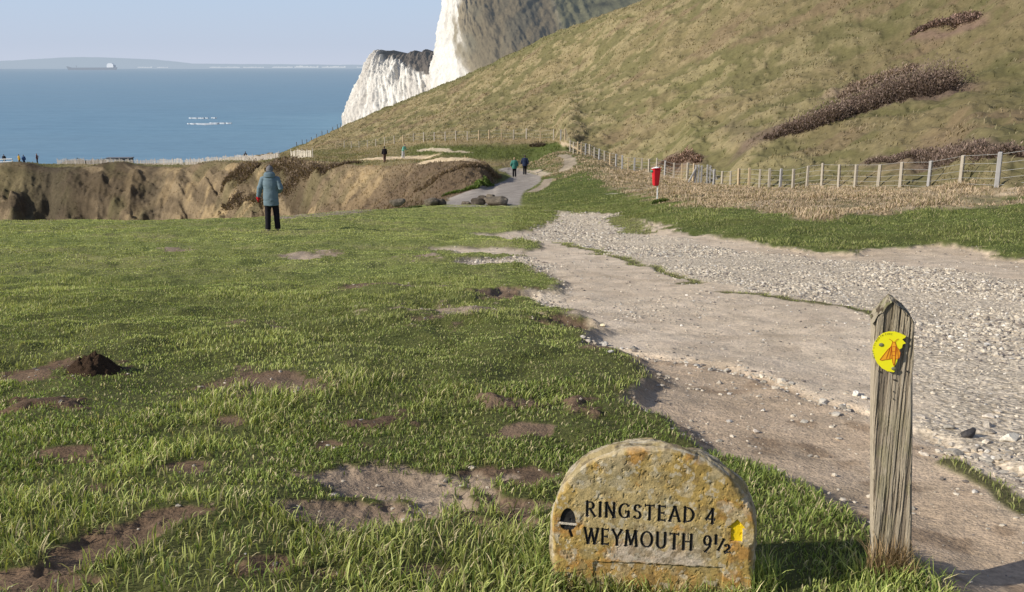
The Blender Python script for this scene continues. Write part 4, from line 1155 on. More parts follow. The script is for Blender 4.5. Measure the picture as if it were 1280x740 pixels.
P, q = shell_from(dac < 0, .0007); link('acorn_emblem', npmesh('acorn_emblem', P, q), blk, marker)
P, q = shell_from(dar < -.0006, .0012)
yel = simple('yellow_paint', (.80, .56, .01), .55, .4, .08, 60)
ar = link('arrow_emblem', npmesh('arrow_emblem', P, q), yel, marker)

# ------------------------------------------------------------------ wooden waymark post
PPSI = R(-15)
pb = at(1112, 733, 2.70); pz = gz(pb[0], pb[1])
post = empty('waymark_post', (pb[0], pb[1], pz), PPSI, 'weathered grey oak post with pointed top and broken yellow disc beside the track', 'signpost')
def to_post(px, py):
    o_ = Vector((0, 0, CAMZ)); d_ = Vector(at(px, py, 1.0)) - o_
    nrm = Vector((math.sin(PPSI), -math.cos(PPSI), 0)); c0 = Vector((pb[0], pb[1], pz))
    t_ = (c0 - o_).dot(nrm) / d_.dot(nrm); q_ = o_ + d_ * t_ - c0
    return q_.x * math.cos(PPSI) + q_.y * math.sin(PPSI), q_.z
pl0 = to_post(1091, 712)[0]; pr0 = to_post(1142, 712)[0]; ph = to_post(1113, 376)[1]; psl = to_post(1090, 404)[1]; psr = to_post(1140, 403)[1]
ptl = to_post(1090, 420)[0]; ptr = to_post(1140, 420)[0]; pap = to_post(1115, 376)[0]
print('post', pl0, pr0, ph, psl, psr, ptl, ptr, pap)
PD = .105
def side(z, a, b): return a + (b - a) * np.clip(z / psl, 0, 1)
NZp = 700; NS = 110   # samples per side
zs = np.linspace(-.2, 1, NZp)      # param; mapped per x to roofline
def roof(x):               # gable seen from the front
    xm, zm = pap, ph
    l = (x - ptl) / (xm - ptl); r_ = (ptr - x) / (ptr - xm)
    return np.where(x < xm, psl + (ph - psl) * np.clip(l, 0, 1) ** .95, psr + (ph - psr) * np.clip(r_, 0, 1) ** .72)
ring = []
for f in np.linspace(0, 1, NS, endpoint=False): ring.append((f, 0.0, 0))
for f in np.linspace(0, 1, 80, endpoint=False): ring.append((1.0, f, 1))
for f in np.linspace(1, 0, 60, endpoint=False): ring.append((f, 1.0, 2))
for f in np.linspace(1, 0, 80, endpoint=False): ring.append((0.0, f, 3))
ring = np.array(ring); nrg = len(ring)
V = np.zeros((NZp, nrg, 3)); PC = np.zeros((NZp, nrg, 3))
for k, t in enumerate(zs):
    xa = pl0 + (ptl - pl0) * max(t, 0); xb = pr0 + (ptr - pr0) * max(t, 0)
    x = xa + (xb - xa) * ring[:, 0]
    zt = roof(np.clip(ptl + (ptr - ptl) * ring[:, 0], ptl, ptr))
    z = np.where(t < 0, t, 0) * .5 + max(t, 0) * zt
    y = ring[:, 1] * PD
    # rounded arrises
    V[k] = np.stack([x, y, z], -1)
xx, yy, zz_ = V[..., 0], V[..., 1], V[..., 2]
along = np.where(ring[None, :, 2] % 2 == 0, xx, yy + 5 + ring[None, :, 2])
gr = fbm(along * 210, zz_ * 5.5 + fbm(along * 20, zz_ * 6, 80, 2) * 1.0, 81, 4, .6)
gr2 = fbm(along * 420, zz_ * 14, 82, 3, .6)
crack = sstep(.60, .70, fbm(along * 75 + 3, zz_ * 1.3, 83, 3))
topw = sstep(.72, .9, zz_ / ph)
dep = -(sstep(.5, .35, gr) * 0 + (1 - sstep(.24, .44, gr)) * .0024 + crack * .003 + (1 - sstep(.35, .5, gr2)) * .0012)
dep = dep * (.9 + .6 * topw) + (fbm(along * 12, zz_ * 5, 84, 3) - .5) * .004
face = ring[:, 2]
nx = np.where(face == 1, 1, np.where(face == 3, -1, 0.)) ; ny = np.where(face == 0, -1, np.where(face == 2, 1, 0.))
cornd = np.minimum(np.minimum(np.abs(ring[:, 0]), np.abs(1 - ring[:, 0])) * .12 + np.minimum(np.abs(ring[:, 1]), np.abs(1 - ring[:, 1])) * .105, 1)
cr = np.clip(1 - cornd / .010, 0, 1)[None, :] ** 2 * (.0035 + .006 * sstep(.5, .7, fbm(zz_ * 20, zz_ * 3, 85, 3)))
cxm = (pl0 + pr0) / 2; cym = PD / 2
V[..., 0] += nx[None, :] * dep - cr * np.sign(xx - cxm); V[..., 1] += ny[None, :] * dep - cr * np.sign(yy - cym)
base = np.zeros(PC.shape); base[:] = (.38, .32, .235)
base = mixc(base, sstep(.42, .6, fbm(along * 30, zz_ * 3, 86, 3)) * .5, (.30, .255, .19))
base = mixc(base, sstep(.55, .75, gr) * .5, (.46, .40, .31))
base = mixc(base, (1 - sstep(.24, .44, gr)) * .75, (.13, .10, .07))
base = mixc(base, crack * .6, (.08, .06, .045))
moss = sstep(.50, .62, fbm(along * 26, zz_ * 9, 87, 4)) * (sstep(0, .3, zz_) * (1 - sstep(.45, .62, zz_)))
base = mixc(base, moss * .35, (.19, .18, .085))
base = mixc(base, topw * .35 * (fbm(along * 60, zz_ * 8, 88, 3)), (.20, .175, .09))
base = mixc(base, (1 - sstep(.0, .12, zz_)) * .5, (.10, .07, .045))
base = mixc(base, ((face == 3) * 1.0)[None, :] * .45, (.52, .44, .33))  # left face painted lighter, sunlight put into its colour
# roof cap rows converge on the ridge line: rows at t=1 follow the gable, close with a cap strip
Q = []
i_ = np.arange(NZp - 1)[:, None] * nrg; j_ = np.arange(nrg)[None, :]
Q.append(np.stack([i_ + j_, i_ + (j_ + 1) % nrg, i_ + nrg + (j_ + 1) % nrg, i_ + nrg + j_], -1).reshape(-1, 4))
# cap grid between the front and back top edges
nxc, nyc = 90, 40
gxs = np.linspace(0, 1, nxc); gys = np.linspace(0, 1, nyc)
cxx = ptl + (ptr - ptl) * gxs[None, :] + 0 * gys[:, None]; cyy = PD * gys[:, None] + 0 * gxs[None, :]
czz = roof(np.clip(cxx, ptl, ptr)) - .004 * (fbm(cxx * 60, cyy * 14, 89, 3) > .5) + (fbm(cxx * 110, cyy * 22, 90, 4) - .5) * .014
cxx = cxm + (cxx - cxm) * 1.02; cyy = cym + (cyy - cym) * 1.05
CV = np.stack([cxx, cyy, czz], -1).reshape(-1, 3)
cg = fbm(cxx * 130, cyy * 25, 91, 4)
cc = np.zeros((nyc, nxc, 3)); cc[:] = (.36, .31, .22); cc = mixc(cc, 1 - sstep(.35, .5, cg), (.09, .07, .045)); cc = mixc(cc, sstep(.55, .7, fbm(cxx * 50, cyy * 50, 92, 3)) * .6, (.22, .22, .10))
Vall = np.concatenate([V.reshape(-1, 3), CV]); Q.append(gridquads(nyc, nxc) + NZp * nrg)
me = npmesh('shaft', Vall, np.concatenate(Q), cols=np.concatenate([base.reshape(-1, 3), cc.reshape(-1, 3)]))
nb = NB('weathered_oak'); o_ = nb.obj()
mp = nb.n('ShaderNodeMapping'); mp.inputs['Scale'].default_value = (1, 1, .06); nb.l(o_, mp.inputs[0])
f1 = nb.noise(420, 4, .65, mp.outputs[0]); f2 = nb.noise(60, 4, .6, o_)
c = nb.mix(nb.attr('Col'), nb.ramp(f1, [(.3, (.65, .65, .65)), (.7, (1.3, 1.3, 1.3))]), 1.0, 'MULTIPLY')
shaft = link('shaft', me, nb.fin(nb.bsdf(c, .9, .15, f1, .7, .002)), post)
# disc with a bite missing on its upper right
dcx, dcz = to_post(1111.5, 438.5); drx = (to_post(1134, 438)[0] - to_post(1089.5, 438)[0]) / 2; drz = (to_post(1111, 413)[1] - to_post(1111, 464)[1]) / 2
dr_ = (drx + drz) / 2
def topost_uv(pts): return [to_post(1070 + a / 6.435, 365 + b / 6.435) for a, b in pts]
outl = [(300, 636), (250, 628), (205, 603), (168, 565), (142, 515), (130, 465), (135, 425), (152, 388), (182, 350), (215, 325), (260, 311), (310, 311), (355, 325), (400, 347),
        (388, 362), (368, 372), (380, 385), (398, 405), (372, 412), (366, 440), (348, 452), (352, 485), (338, 515), (326, 550), (310, 585), (290, 600), (312, 612), (308, 628)]
def plate(name, pts, y0, y1, mat, parent):
    n = len(pts)
    bm = bmesh.new()
    a = [bm.verts.new((x, y0, z)) for x, z in pts]; b = [bm.verts.new((x, y1, z)) for x, z in pts]
    f = bm.faces.new(a); bm.faces.new(b[::-1])
    for i in range(n): bm.faces.new((a[i], a[(i + 1) % n], b[(i + 1) % n], b[i]))
    bmesh.ops.recalc_face_normals(bm, faces=bm.faces)
    me = bpy.data.meshes.new(name); bm.to_mesh(me); bm.free()
    return link(name, me, mat, parent)
YF = -.0115
disc = plate('waymark_disc', topost_uv(outl), YF, -.0075, simple('disc_yellow', (.80, .74, .015), .38, .5, .05, 40), post)
def ribbon(name, lines_, wd, y, mat, parent):
    V = []; Q = []
    for ln in lines_:
        for a, b in zip(ln[:-1], ln[1:]):
            d_ = Vector((b[0] - a[0], b[1] - a[1]));
            if d_.length < 1e-7: continue
            d_.normalize(); n = Vector((-d_.y, d_.x)) * wd; k = len(V)
            y -= 1e-6
            for p_ in ((a[0] - n.x, a[1] - n.y), (b[0] - n.x, b[1] - n.y), (b[0] + n.x, b[1] + n.y), (a[0] + n.x, a[1] + n.y)): V.append((p_[0], y, p_[1]))
            Q.append((k, k + 1, k + 2, k + 3))
    return link(name, npmesh(name, V, Q, smooth=False), mat, parent)
wingL = [(283, 425), (250, 455), (215, 500), (188, 535), (205, 540), (235, 533), (262, 530), (285, 522)]
wingR = [(315, 425), (340, 450), (352, 480), (345, 520), (325, 530), (312, 522)]
body = [(290, 392), (310, 392), (314, 408), (322, 430), (318, 470), (314, 500), (310, 540), (302, 585), (292, 560), (286, 520), (284, 470), (278, 430), (286, 408)]
org = simple('moth_orange', (.78, .36, .02), .5, .4, .05)
red = simple('moth_line', (.42, .07, .01), .5, .4, .05)
shp = []
moth = plate('moth_emblem', topost_uv(body), YF - .0012, YF - .0002, org, disc)
plate('wing', topost_uv(wingL), YF - .0008, YF - .0002, org, disc); plate('wing', topost_uv(wingR), YF - .0008, YF - .0002, org, disc)
mls = [body + [body[0]], wingL + [wingL[0]], wingR + [wingR[0]], [(270, 440), (240, 525)], [(280, 450), (265, 528)], [(330, 445), (335, 525)], [(285, 470), (318, 470)], [(286, 500), (314, 500)], [(292, 392), (280, 378), (262, 368)], [(308, 392), (322, 375), (338, 368)], [(290, 430), (310, 430)]]
ribbon('emblem_outline', [topost_uv(l_) for l_ in mls], .0007, YF - .0016, red, disc)
# small dark lettering round the rim
rim = []
cxu, czu, ru = 262, 472, 138
GL3 = dict(GLY); GL3['V'] = (.64, [[(.0, 1), (.32, 0)], [(.32, 0), (.64, 1)]]); GL3['C'] = (.72, [arc(.4, .5, .37, .48, 48, 312, 18)]); GL3['L'] = (.5, [[(.06, 1), (.06, 0)], [(.06, 0), (.46, 0)]])
pos_ = 200
for ch in 'WEST LULWORTH COVE':
    if ch == ' ': pos_ -= 4.5; continue
    if ch not in GL3: pos_ -= 3; continue
    a_ = R(pos_)
    cx_, cz_ = cxu + math.cos(a_) * ru * .93, czu - math.sin(a_) * ru * 1.05
    th_ = a_ - math.pi / 2
    for ln in GL3[ch][1]:
        rim.append(topost_uv([(cx_ + ((p_[0] - .3) * math.cos(th_) - (p_[1] - .5) * math.sin(th_)) * 13, cz_ - ((p_[0] - .3) * math.sin(th_) + (p_[1] - .5) * math.cos(th_)) * 15) for p_ in ln]))
    pos_ -= 7.4
ribbon('rim_lettering', rim, .00035, YF - .0010, simple('rim_ink', (.10, .11, .01), .6, .3), disc)
def ball(name, c_, r_, sc_, mat, parent, sub=3):
    bm = bmesh.new(); bmesh.ops.create_icosphere(bm, subdivisions=sub, radius=r_)
    for v in bm.verts: v.co = Vector((v.co.x * sc_[0] + c_[0], v.co.y * sc_[1] + c_[1], v.co.z * sc_[2] + c_[2]))
    for f in bm.faces: f.smooth = True
    me = bpy.data.meshes.new(name); bm.to_mesh(me); bm.free(); return link(name, me, mat, parent)
rust = simple('old_screw', (.16, .16, .08), .6, .5, .3, 300)
for a, b in ((200, 415), (300, 606)):
    x_, z_ = topost_uv([(a, b)])[0]; ball('screw', (x_, YF - .001, z_), .0068, (1, .35, .8), rust, disc)
nail = simple('nail_rust', (.05, .04, .03), .7, .5, .3, 300)
for a, b, w_ in ((310, 706, 1.0), (405, 635, .7), (185, 636, .6), (300, 800, .3), (300, 860, .3)):
    x_, z_ = topost_uv([(a, b)])[0]; ball('nail', (x_, -.001, z_), .0055, (w_, .6, .4), nail, post)

# tufts hugging the foot of the marker and of the post
def ring_tuft(name, pts, n, hmin, hmax, wd, colf, spread, lean=.5, seed=1):
    pts = np.array(pts); k = RNG.integers(0, len(pts), n)
    x = pts[k, 0] + RNG.normal(0, spread, n); y = pts[k, 1] + RNG.normal(0, spread, n)
    z = np.array([gz(a, b) for a, b in zip(x, y)]); 
    arr = {'X': x, 'Y': y, 'Z': z}
    global _cur; 
    def bi(G):
        if G is X: return x
        if G is Y: return y
        if G is Z: return z
        return np.full(n, .5)
    return blades(name, bi, n, hmin + (hmax - hmin) * RNG.random(n) ** 1.3, wd * (.7 + .6 * RNG.random(n)), np.clip(lean + RNG.normal(0, .25, n), .05, .98), colf(bi, n), GM)
cs, sn = math.cos(MPSI), math.sin(MPSI)
base_l = [(m_anchor[0] + a * cs + .02 * sn, m_anchor[1] + a * sn - .03) for a in np.linspace(xl - .02, xr + .02, 40)]
ring_tuft('marker_grass', base_l, 420, .03, .085, .0034, lambda b_, n_: gcol(b_, n_, .05, .22), .018)
sidep = [(m_anchor[0] + (xr + .03) * cs - t_ * sn, m_anchor[1] + (xr + .03) * sn + t_ * cs) for t_ in np.linspace(0, .2, 10)] + [(m_anchor[0] + (xl - .03) * cs - t_ * sn, m_anchor[1] + (xl - .03) * sn + t_ * cs) for t_ in np.linspace(0, .2, 10)]
ring_tuft('marker_grass', sidep, 500, .05, .13, .0036, lambda b_, n_: gcol(b_, n_, .0, .12), .035)
cs, sn = math.cos(PPSI), math.sin(PPSI)
pr_ = [(pb[0] + a * cs + .02 * sn, pb[1] + a * sn - .025) for a in np.linspace(pl0 - .02, pr0 + .02, 12)]
ring_tuft('post_grass', pr_, 420, .04, .11, .0036, lambda b_, n_: gcol(b_, n_, .05, .12), .06, .55)
pr2 = [(pb[0] + a * cs, pb[1] + a * sn - .018) for a in np.linspace(pl0 - .005, pr0 * .6, 8)]
o = ring_tuft('withered_grass', pr2, 330, .06, .17, .0026, lambda b_, n_: np.array([[.42, .30, .17]]) * (.5 + .9 * RNG.random((n_, 1))), .012, .28)
# ------------------------------------------------------------------ fences
wood = simple('pale_fence_wood', (.40, .355, .285), .9, .15, .25, 6)
wood2 = simple('new_fence_wood', (.46, .36, .23), .9, .15, .2, 6)
greyw = simple('grey_fence_wood', (.34, .33, .32), .9, .15, .25, 6)
darkw = simple('dark_fence_wood', (.12, .105, .09), .9, .15, .25, 6)
wire_m = simple('wire', (.38, .38, .36), .6, .4, .1, 6)
def stake(name, p0, p1, w_, mat, parent, taper=.9, org=None):
    """squared post from p0 to p1, bevelled, top slightly weathered"""
    a = Vector(p0); b = Vector(p1); d_ = (b - a); L = d_.length
    bm = bmesh.new(); bmesh.ops.create_cube(bm, size=1)
    for v in bm.verts:
        t = v.co.z + .5; k = w_ * (1 + (taper - 1) * t)
        v.co = Vector((v.co.x * k, v.co.y * k, t * L + (random.uniform(-.1, .1) * w_ if t > .9 else 0)))
    bmesh.ops.bevel(bm, geom=list(bm.edges), offset=w_ * .12, segments=1, affect='EDGES')
    me = bpy.data.meshes.new(name); bm.to_mesh(me); bm.free()
    o = link(name, me, mat, parent)
    o.location = a - (org or Vector((0, 0, 0))); o.rotation_mode = 'QUATERNION'; o.rotation_quaternion = d_.to_track_quat('Z', 'Y')
    return o
def tubes(name, pts, r_, mat, parent, org, nseg=5):
    V = []; Q = []
    pts = [Vector(p_) - org for p_ in pts]
    for i, p_ in enumerate(pts):
        t = (pts[min(i + 1, len(pts) - 1)] - pts[max(i - 1, 0)]).normalized(); u = t.cross(Vector((0, 0, 1))).normalized(); v = u.cross(t)
        for k in range(nseg):
            a = 2 * math.pi * k / nseg; V.append(p_ + u * math.cos(a) * r_ + v * math.sin(a) * r_)
    for i in range(len(pts) - 1):
        for k in range(nseg):
            Q.append((i * nseg + k, i * nseg + (k + 1) % nseg, (i + 1) * nseg + (k + 1) % nseg, (i + 1) * nseg + k))
    return link(name, npmesh(name, V, Q), mat, parent)
def on_row(px, D, lift=0.0):
    x = at(px, 205, D)[0]
    for _ in range(3):
        z = gz(x, D); dep = D * CP - (z - CAMZ) * SP; x = (px - 640) / F * dep
    return Vector((x, D, gz(x, D) + lift))
def wire_fence(label, pts, h, w_, mats, levels, wr=.006):
    org = Vector(pts[0]); e_ = empty('wire_fence', org, 0, label, 'fence')
    tops = []
    for k, p_ in enumerate(pts):
        p_ = Vector(p_); hh_ = h * random.uniform(.96, 1.05); lean = Vector((random.uniform(-.03, .03), random.uniform(-.03, .03), 0))
        stake('post', p_ - Vector((0, 0, .2)), p_ + Vector((0, 0, hh_)) + lean, w_ * random.uniform(.9, 1.1), random.choice(mats), e_, org=org)
    for lv in levels:
        tubes('wire', [Vector(p_) + Vector((0, 0, h * lv + random.uniform(-.01, .01))) for p_ in pts], wr, wire_m, e_, org)
    return e_, org
RIGHT = [(1330, 30.0), (1245.5, 31.5), (1200, 36.5), (1160, 41), (1125, 43.5), (1097, 46), (1069, 48.5), (1048, 50.3), (1027, 52), (1008.5, 53), (991, 54), (975, 55), (961, 56), (949, 57), (936, 58.5), (923, 60.5), (912.5, 62.5), (902, 64.5), (892, 66),
         (866.6, 69), (859, 71), (852, 73), (842, 76), (831, 78.5), (820.7, 80.5), (811, 82), (802, 83.5), (793, 85), (785, 86.5), (777.6, 88), (770, 89.3), (762.7, 90.6), (755.7, 91.5), (748.7, 92.2), (742.6, 93.3), (737, 94.3), (732, 95), (726.6, 96),
         (722, 97), (717, 98), (713, 99), (706.7, 104), (701, 109)]
pts = [on_row(a, b) for a, b in RIGHT]
f1_, o1_ = wire_fence('long post and wire fence with square pale posts along the foot of the hill', pts, 1.18, .145, [wood, wood, wood, greyw, wood2], (.95, .7, .48, .28, .1), .007)
p_ = on_row(701, 109)
for dx in (-.75, .75):
    stake('brace', p_ + Vector((dx, -.1, 0)), p_ + Vector((dx * .05, 0, 1.25)), .11, wood2, f1_, org=o1_)
p_ = on_row(879, 67.5)
for dx, dt, hh_ in ((-.55, .0, 1.3), (-.35, 0, 1.35), (-.15, .0, 1.3), (.25, 0, 1.35), (.45, 0, 1.3)):
    stake('stile_post', p_ + Vector((dx, 0, -.1)), p_ + Vector((dx, 0, hh_)), .13, greyw, f1_, org=o1_)
for a, b in ((-1.15, -.5), (1.15, .4)):
    stake('brace', p_ + Vector((a, -.15, -.05)), p_ + Vector((b, -.05, 1.2)), .11, greyw, f1_, org=o1_)
FAR = [(692, 114), (675.5, 116.5), (658, 119), (642, 120.5), (627, 121.5), (611.6, 122.8), (598.6, 124), (584.6, 125.5), (570, 127.3), (556.5, 130), (543, 134), (530, 139), (517, 145), (504, 150), (493, 155), (481, 160), (470, 164), (459.5, 168), (449, 172), (439.4, 175), (430.4, 178), (420, 180)]
wire_fence('post and wire fence crossing the slope above the sandy scars towards the sea', [on_row(a, b) for a, b in FAR], 1.25, .14, [wood, wood, wood2], (.93, .6, .3), .006)
SIL = [(426, 229.5), (422, 230), (416, 230), (409.4, 230.5), (402.5, 231), (396, 231), (389.4, 231.5), (383.6, 232), (378, 232), (371, 232.5)]
wire_fence('thin dark fence on the skyline of the slope above the sea', [on_row(a, b) for a, b in SIL], 1.15, .12, [darkw], (.9, .5), .008)

# paling fences on the far bank
def paling(label, line, mat, step_=.19, hh=1.0, pw=.10, key='pale'):
    P = [on_row(a, b) for a, b in line]; org = P[0].copy()
    e_ = empty('paling_fence', org, 0, label, 'fence')
    L = [0]
    for a, b in zip(P[:-1], P[1:]): L.append(L[-1] + (b.xy - a.xy).length)
    n = int(L[-1] / step_); V = []; Q = []; tops = []
    for i in range(n):
        s_ = i * step_ + random.uniform(-.03, .03); x = np.interp(s_, L, [q_.x for q_ in P]); y = np.interp(s_, L, [q_.y for q_ in P])
        j = min(np.searchsorted(L, s_, side='right') - 1, len(P) - 2); d_ = (P[j + 1].xy - P[j].xy).normalized()
        z = gz(x, y); h_ = hh * random.uniform(.88, 1.08); ln = random.uniform(-.05, .05)
        if random.random() < .05: continue
        k = len(V)
        for (a, b) in ((-.5, -.1), (.5, -.1), (.5, h_ * .93), (0, h_), (-.5, h_ * .93)):
            for t_ in (-.012, .012):
                V.append((x - org.x + d_.x * (a * pw + ln * b) - d_.y * t_, y - org.y + d_.y * (a * pw + ln * b) + d_.x * t_, z - org.z + b))
        f_ = [k, k + 2, k + 4, k + 6, k + 8]
        Q += [(k, k + 2, k + 4, k + 8), (k + 1, k + 9, k + 5, k + 3), (k + 8, k + 4, k + 6, k + 6), (k, k + 8, k + 9, k + 1), (k + 2, k + 3, k + 5, k + 4)]
    Q = [q for q in Q if len(set(q)) == 4]
    o = link(key, npmesh(key, V, Q, smooth=False), mat, e_); o['kind'] = 'stuff'
    for k in range(0, len(P)):
        stake('post', P[k] - Vector((0, -.06, .2)), P[k] + Vector((0, .06, hh * 1.12)), .10, mat, e_, org=org)
    for lv in (.25, .75):
        tubes('wire', [q_ + Vector((0, -.03, hh * lv)) for q_ in P], .012, wire_m, e_, org)
    return e_
pal = simple('paling_wood', (.55, .50, .44), .9, .1, .35, .9)
ln_ = [(px_, float(np.interp(px_, [70, 200, 300, 350], [165, 161, 151, 141]))) for px_ in np.linspace(72, 349, 26)]
paling('long low fence of weathered upright pales along the top of the far bank', ln_, pal)
paling('short piece of pale upright paling standing alone among brown scrub', [(364, 131.5), (372, 131), (378, 130.5), (384, 130), (391, 129.5)], simple('paling_new', (.62, .56, .46), .9, .1, .3, .9), .17, 1.15, .12)
# white railing
whitep = simple('white_paint', (.78, .78, .76), .6, .3, .05, 3)
P = [on_row(px_, 166) for px_ in (-14, -4, 6, 16)]; org = P[0].copy()
e_ = empty('white_railing', org, 0, 'low white railing at the left end of the far bank', 'railing')
for q_ in P: stake('post', q_ - Vector((0, 0, .1)), q_ + Vector((0, 0, 1.05)), .12, whitep, e_, org=org)
for lv in (1.0, .55): tubes('rail', [q_ + Vector((0, -.08, lv)) for q_ in P], .075, whitep, e_, org, 8)
# small hut
def box(name, c_, s_, mat, parent, bev=.02):
    bm = bmesh.new(); bmesh.ops.create_cube(bm, size=1)
    for v in bm.verts: v.co = Vector((v.co.x * s_[0] + c_[0], v.co.y * s_[1] + c_[1], v.co.z * s_[2] + c_[2]))
    if bev: bmesh.ops.bevel(bm, geom=list(bm.edges), offset=bev, segments=2, affect='EDGES')
    me = bpy.data.meshes.new(name); bm.to_mesh(me); bm.free(); return link(name, me, mat, parent)
q_ = on_row(151, 176); zt = at(151, 197, 176)[2]; hh_ = zt - q_.z
e_ = empty('hut', q_, R(6), 'small flat-roofed hut with a pale grey end and slate blue front behind the paling fence', 'hut')
slate = simple('slate_boards', (.10, .135, .17), .7, .3, .2, 2); pg = simple('pale_grey_boards', (.42, .44, .47), .7, .3, .1, 2)
box('front_wall', (.75, 0, hh_ * .48 - .2), (2.6, 1.6, hh_ * .96 + .4), slate, e_)
box('end_wall', (-1.38, -.02, hh_ * .47 - .2), (1.64, 1.64, hh_ * .94 + .4), pg, e_)
box('roof', (-.05, 0, hh_ * .985), (4.5, 1.9, .10), simple('hut_roof', (.16, .17, .19), .8, .2), e_)
dr = box('door', (.2, -.83, hh_ * .45), (.6, .04, hh_ * .82), simple('hut_door', (.07, .10, .11), .6, .3), e_)
box('handle', (.42, -.86, hh_ * .45), (.05, .03, .12), pg, dr, .005)
box('window', (1.4, -.82, hh_ * .6), (.8, .03, hh_ * .35), simple('hut_glass', (.05, .09, .09), .15, .6), e_)

# ------------------------------------------------------------------ litter bin
bx_, by_ = hit(821, 252, Z); bz_ = gz(bx_, by_)
k_ = by_ / F * 1.0
H1 = 20 * k_; H2 = 43.5 * k_
bn = empty('litter_bin', (bx_, by_, bz_), R(14), 'red tapered bin on a thin white pole with a white bag showing at its rim', 'bin')
redp = NB('red_plastic'); rn = redp.noise(6, 3, .6, redp.obj())
redm = redp.fin(redp.bsdf(redp.mix((.55, .012, .022), (.70, .02, .035), rn), .45, .4))
def frustum(name, z0, z1, w0, d0, w1, d1, mat, parent, bev=.02, off=(0, 0)):
    bm = bmesh.new(); bmesh.ops.create_cube(bm, size=1)
    for v in bm.verts:
        t = v.co.z + .5; v.co = Vector((v.co.x * (w0 + (w1 - w0) * t) + off[0], v.co.y * (d0 + (d1 - d0) * t) + off[1], z0 + (z1 - z0) * t))
    bmesh.ops.bevel(bm, geom=list(bm.edges), offset=bev, segments=3, affect='EDGES')
    me = bpy.data.meshes.new(name); bm.to_mesh(me); bm.free(); return link(name, me, mat, parent)
frustum('bin_body', H1, H2 - 2 * k_, 6.6 * k_, 6 * k_, 9.6 * k_, 8.5 * k_, redm, bn, .03, (-2.2 * k_, 0))
frustum('rim', H2 - 2.2 * k_, H2 - 1.2 * k_, 10.2 * k_, 9 * k_, 10.4 * k_, 9.2 * k_, redm, bn, .012, (-2.2 * k_, 0))
frustum('pole', -.2, H2 - 3 * k_, 1.5 * k_, 1.5 * k_, 1.5 * k_, 1.5 * k_, whitep, bn, .012, (1.8 * k_, 3.4 * k_))
bm = bmesh.new(); bmesh.ops.create_icosphere(bm, subdivisions=4, radius=1)
for v in bm.verts:
    n_ = float(fbm(np.array(v.co.x * 2.2), np.array(v.co.y * 2.2 + v.co.z * 2), 5, 3)) - .5
    v.co = Vector((v.co.x * 4.2 * k_ * (1 + n_ * .5) - 2.2 * k_ - max(0, -v.co.x) * 2.2 * k_ * (v.co.z < .1), v.co.y * 4 * k_ * (1 + n_), H2 - 1.4 * k_ + max(v.co.z, -.35) * 1.3 * k_ * (1 + n_ * 1.4)))
for f in bm.faces: f.smooth = True
me = bpy.data.meshes.new('bin_bag'); bm.to_mesh(me); bm.free()
link('bin_bag', me, simple('bag_white', (.80, .82, .82), .4, .4, .05, 3), bn)
bm = bmesh.new(); bmesh.ops.create_icosphere(bm, subdivisions=3, radius=1)
for v in bm.verts:
    n_ = float(fbm(np.array(v.co.x * 3.), np.array(v.co.y * 3. + v.co.z * 2), 9, 3)) - .5
    v.co = Vector((v.co.x * 2.3 * k_ * (1 + n_) - 7.6 * k_, v.co.y * 1.5 * k_, H2 - 5.2 * k_ + v.co.z * 1.6 * k_ * (1 + n_)))
me = bpy.data.meshes.new('bag_corner'); bm.to_mesh(me); bm.free()
link('bag_corner', me, simple('bag_green', (.10, .30, .20), .4, .4, .3, 3), bn)

# ------------------------------------------------------------------ boulders at the end of the lawn
nb = NB('boulder_stone'); n1 = nb.noise(2.5, 6, .65, nb.obj()); n2 = nb.noise(14, 4, .6, nb.obj())
bmat = nb.fin(nb.bsdf(nb.mix(nb.ramp(n1, [(.3, (.10, .082, .06)), (.55, (.19, .16, .12)), (.75, (.33, .28, .21))]), nb.ramp(n2, [(.3, (.7, .7, .7)), (.7, (1.2, 1.2, 1.2))]), 1.0, 'MULTIPLY'), .9, .15, n2, .7, .05))
bd_ = nb = NB('boulder_dark'); n1 = nb.noise(2.5, 6, .65, nb.obj()); n2 = nb.noise(14, 4, .6, nb.obj())
bmat2 = nb.fin(nb.bsdf(nb.ramp(n1, [(.3, (.06, .05, .04)), (.75, (.17, .14, .105))]), .9, .15, n2, .7, .05))
IV3, IF3 = ico(4)
BL = [(497, 258.5, 21, 10.5, bmat, 0, 'pale wedge-shaped boulder, leftmost in the row at the end of the lawn'),
      (538, 257.5, 19, 10, bmat, 0, 'buff boulder touching a darker one, second from the left in the row'),
      (551, 257.5, 15, 9, bmat2, .3, 'dark boulder joined to the right side of the buff one'),
      (583, 257.5, 12, 6, bmat, .3, 'small low pale boulder left of the dark central block'),
      (597, 257.5, 18, 10.5, bmat2, 0, 'dark square boulder in the middle of the right-hand cluster'),
      (602, 255, 13, 11, bmat2, 1.6, 'dark rounded boulder peeping over the middle one'),
      (612, 255, 14, 12.5, bmat, 1.8, 'grey rounded boulder behind the largest one'),
      (620, 258, 30, 13, bmat, 0, 'largest flat-topped boulder, rightmost beside the lane')]
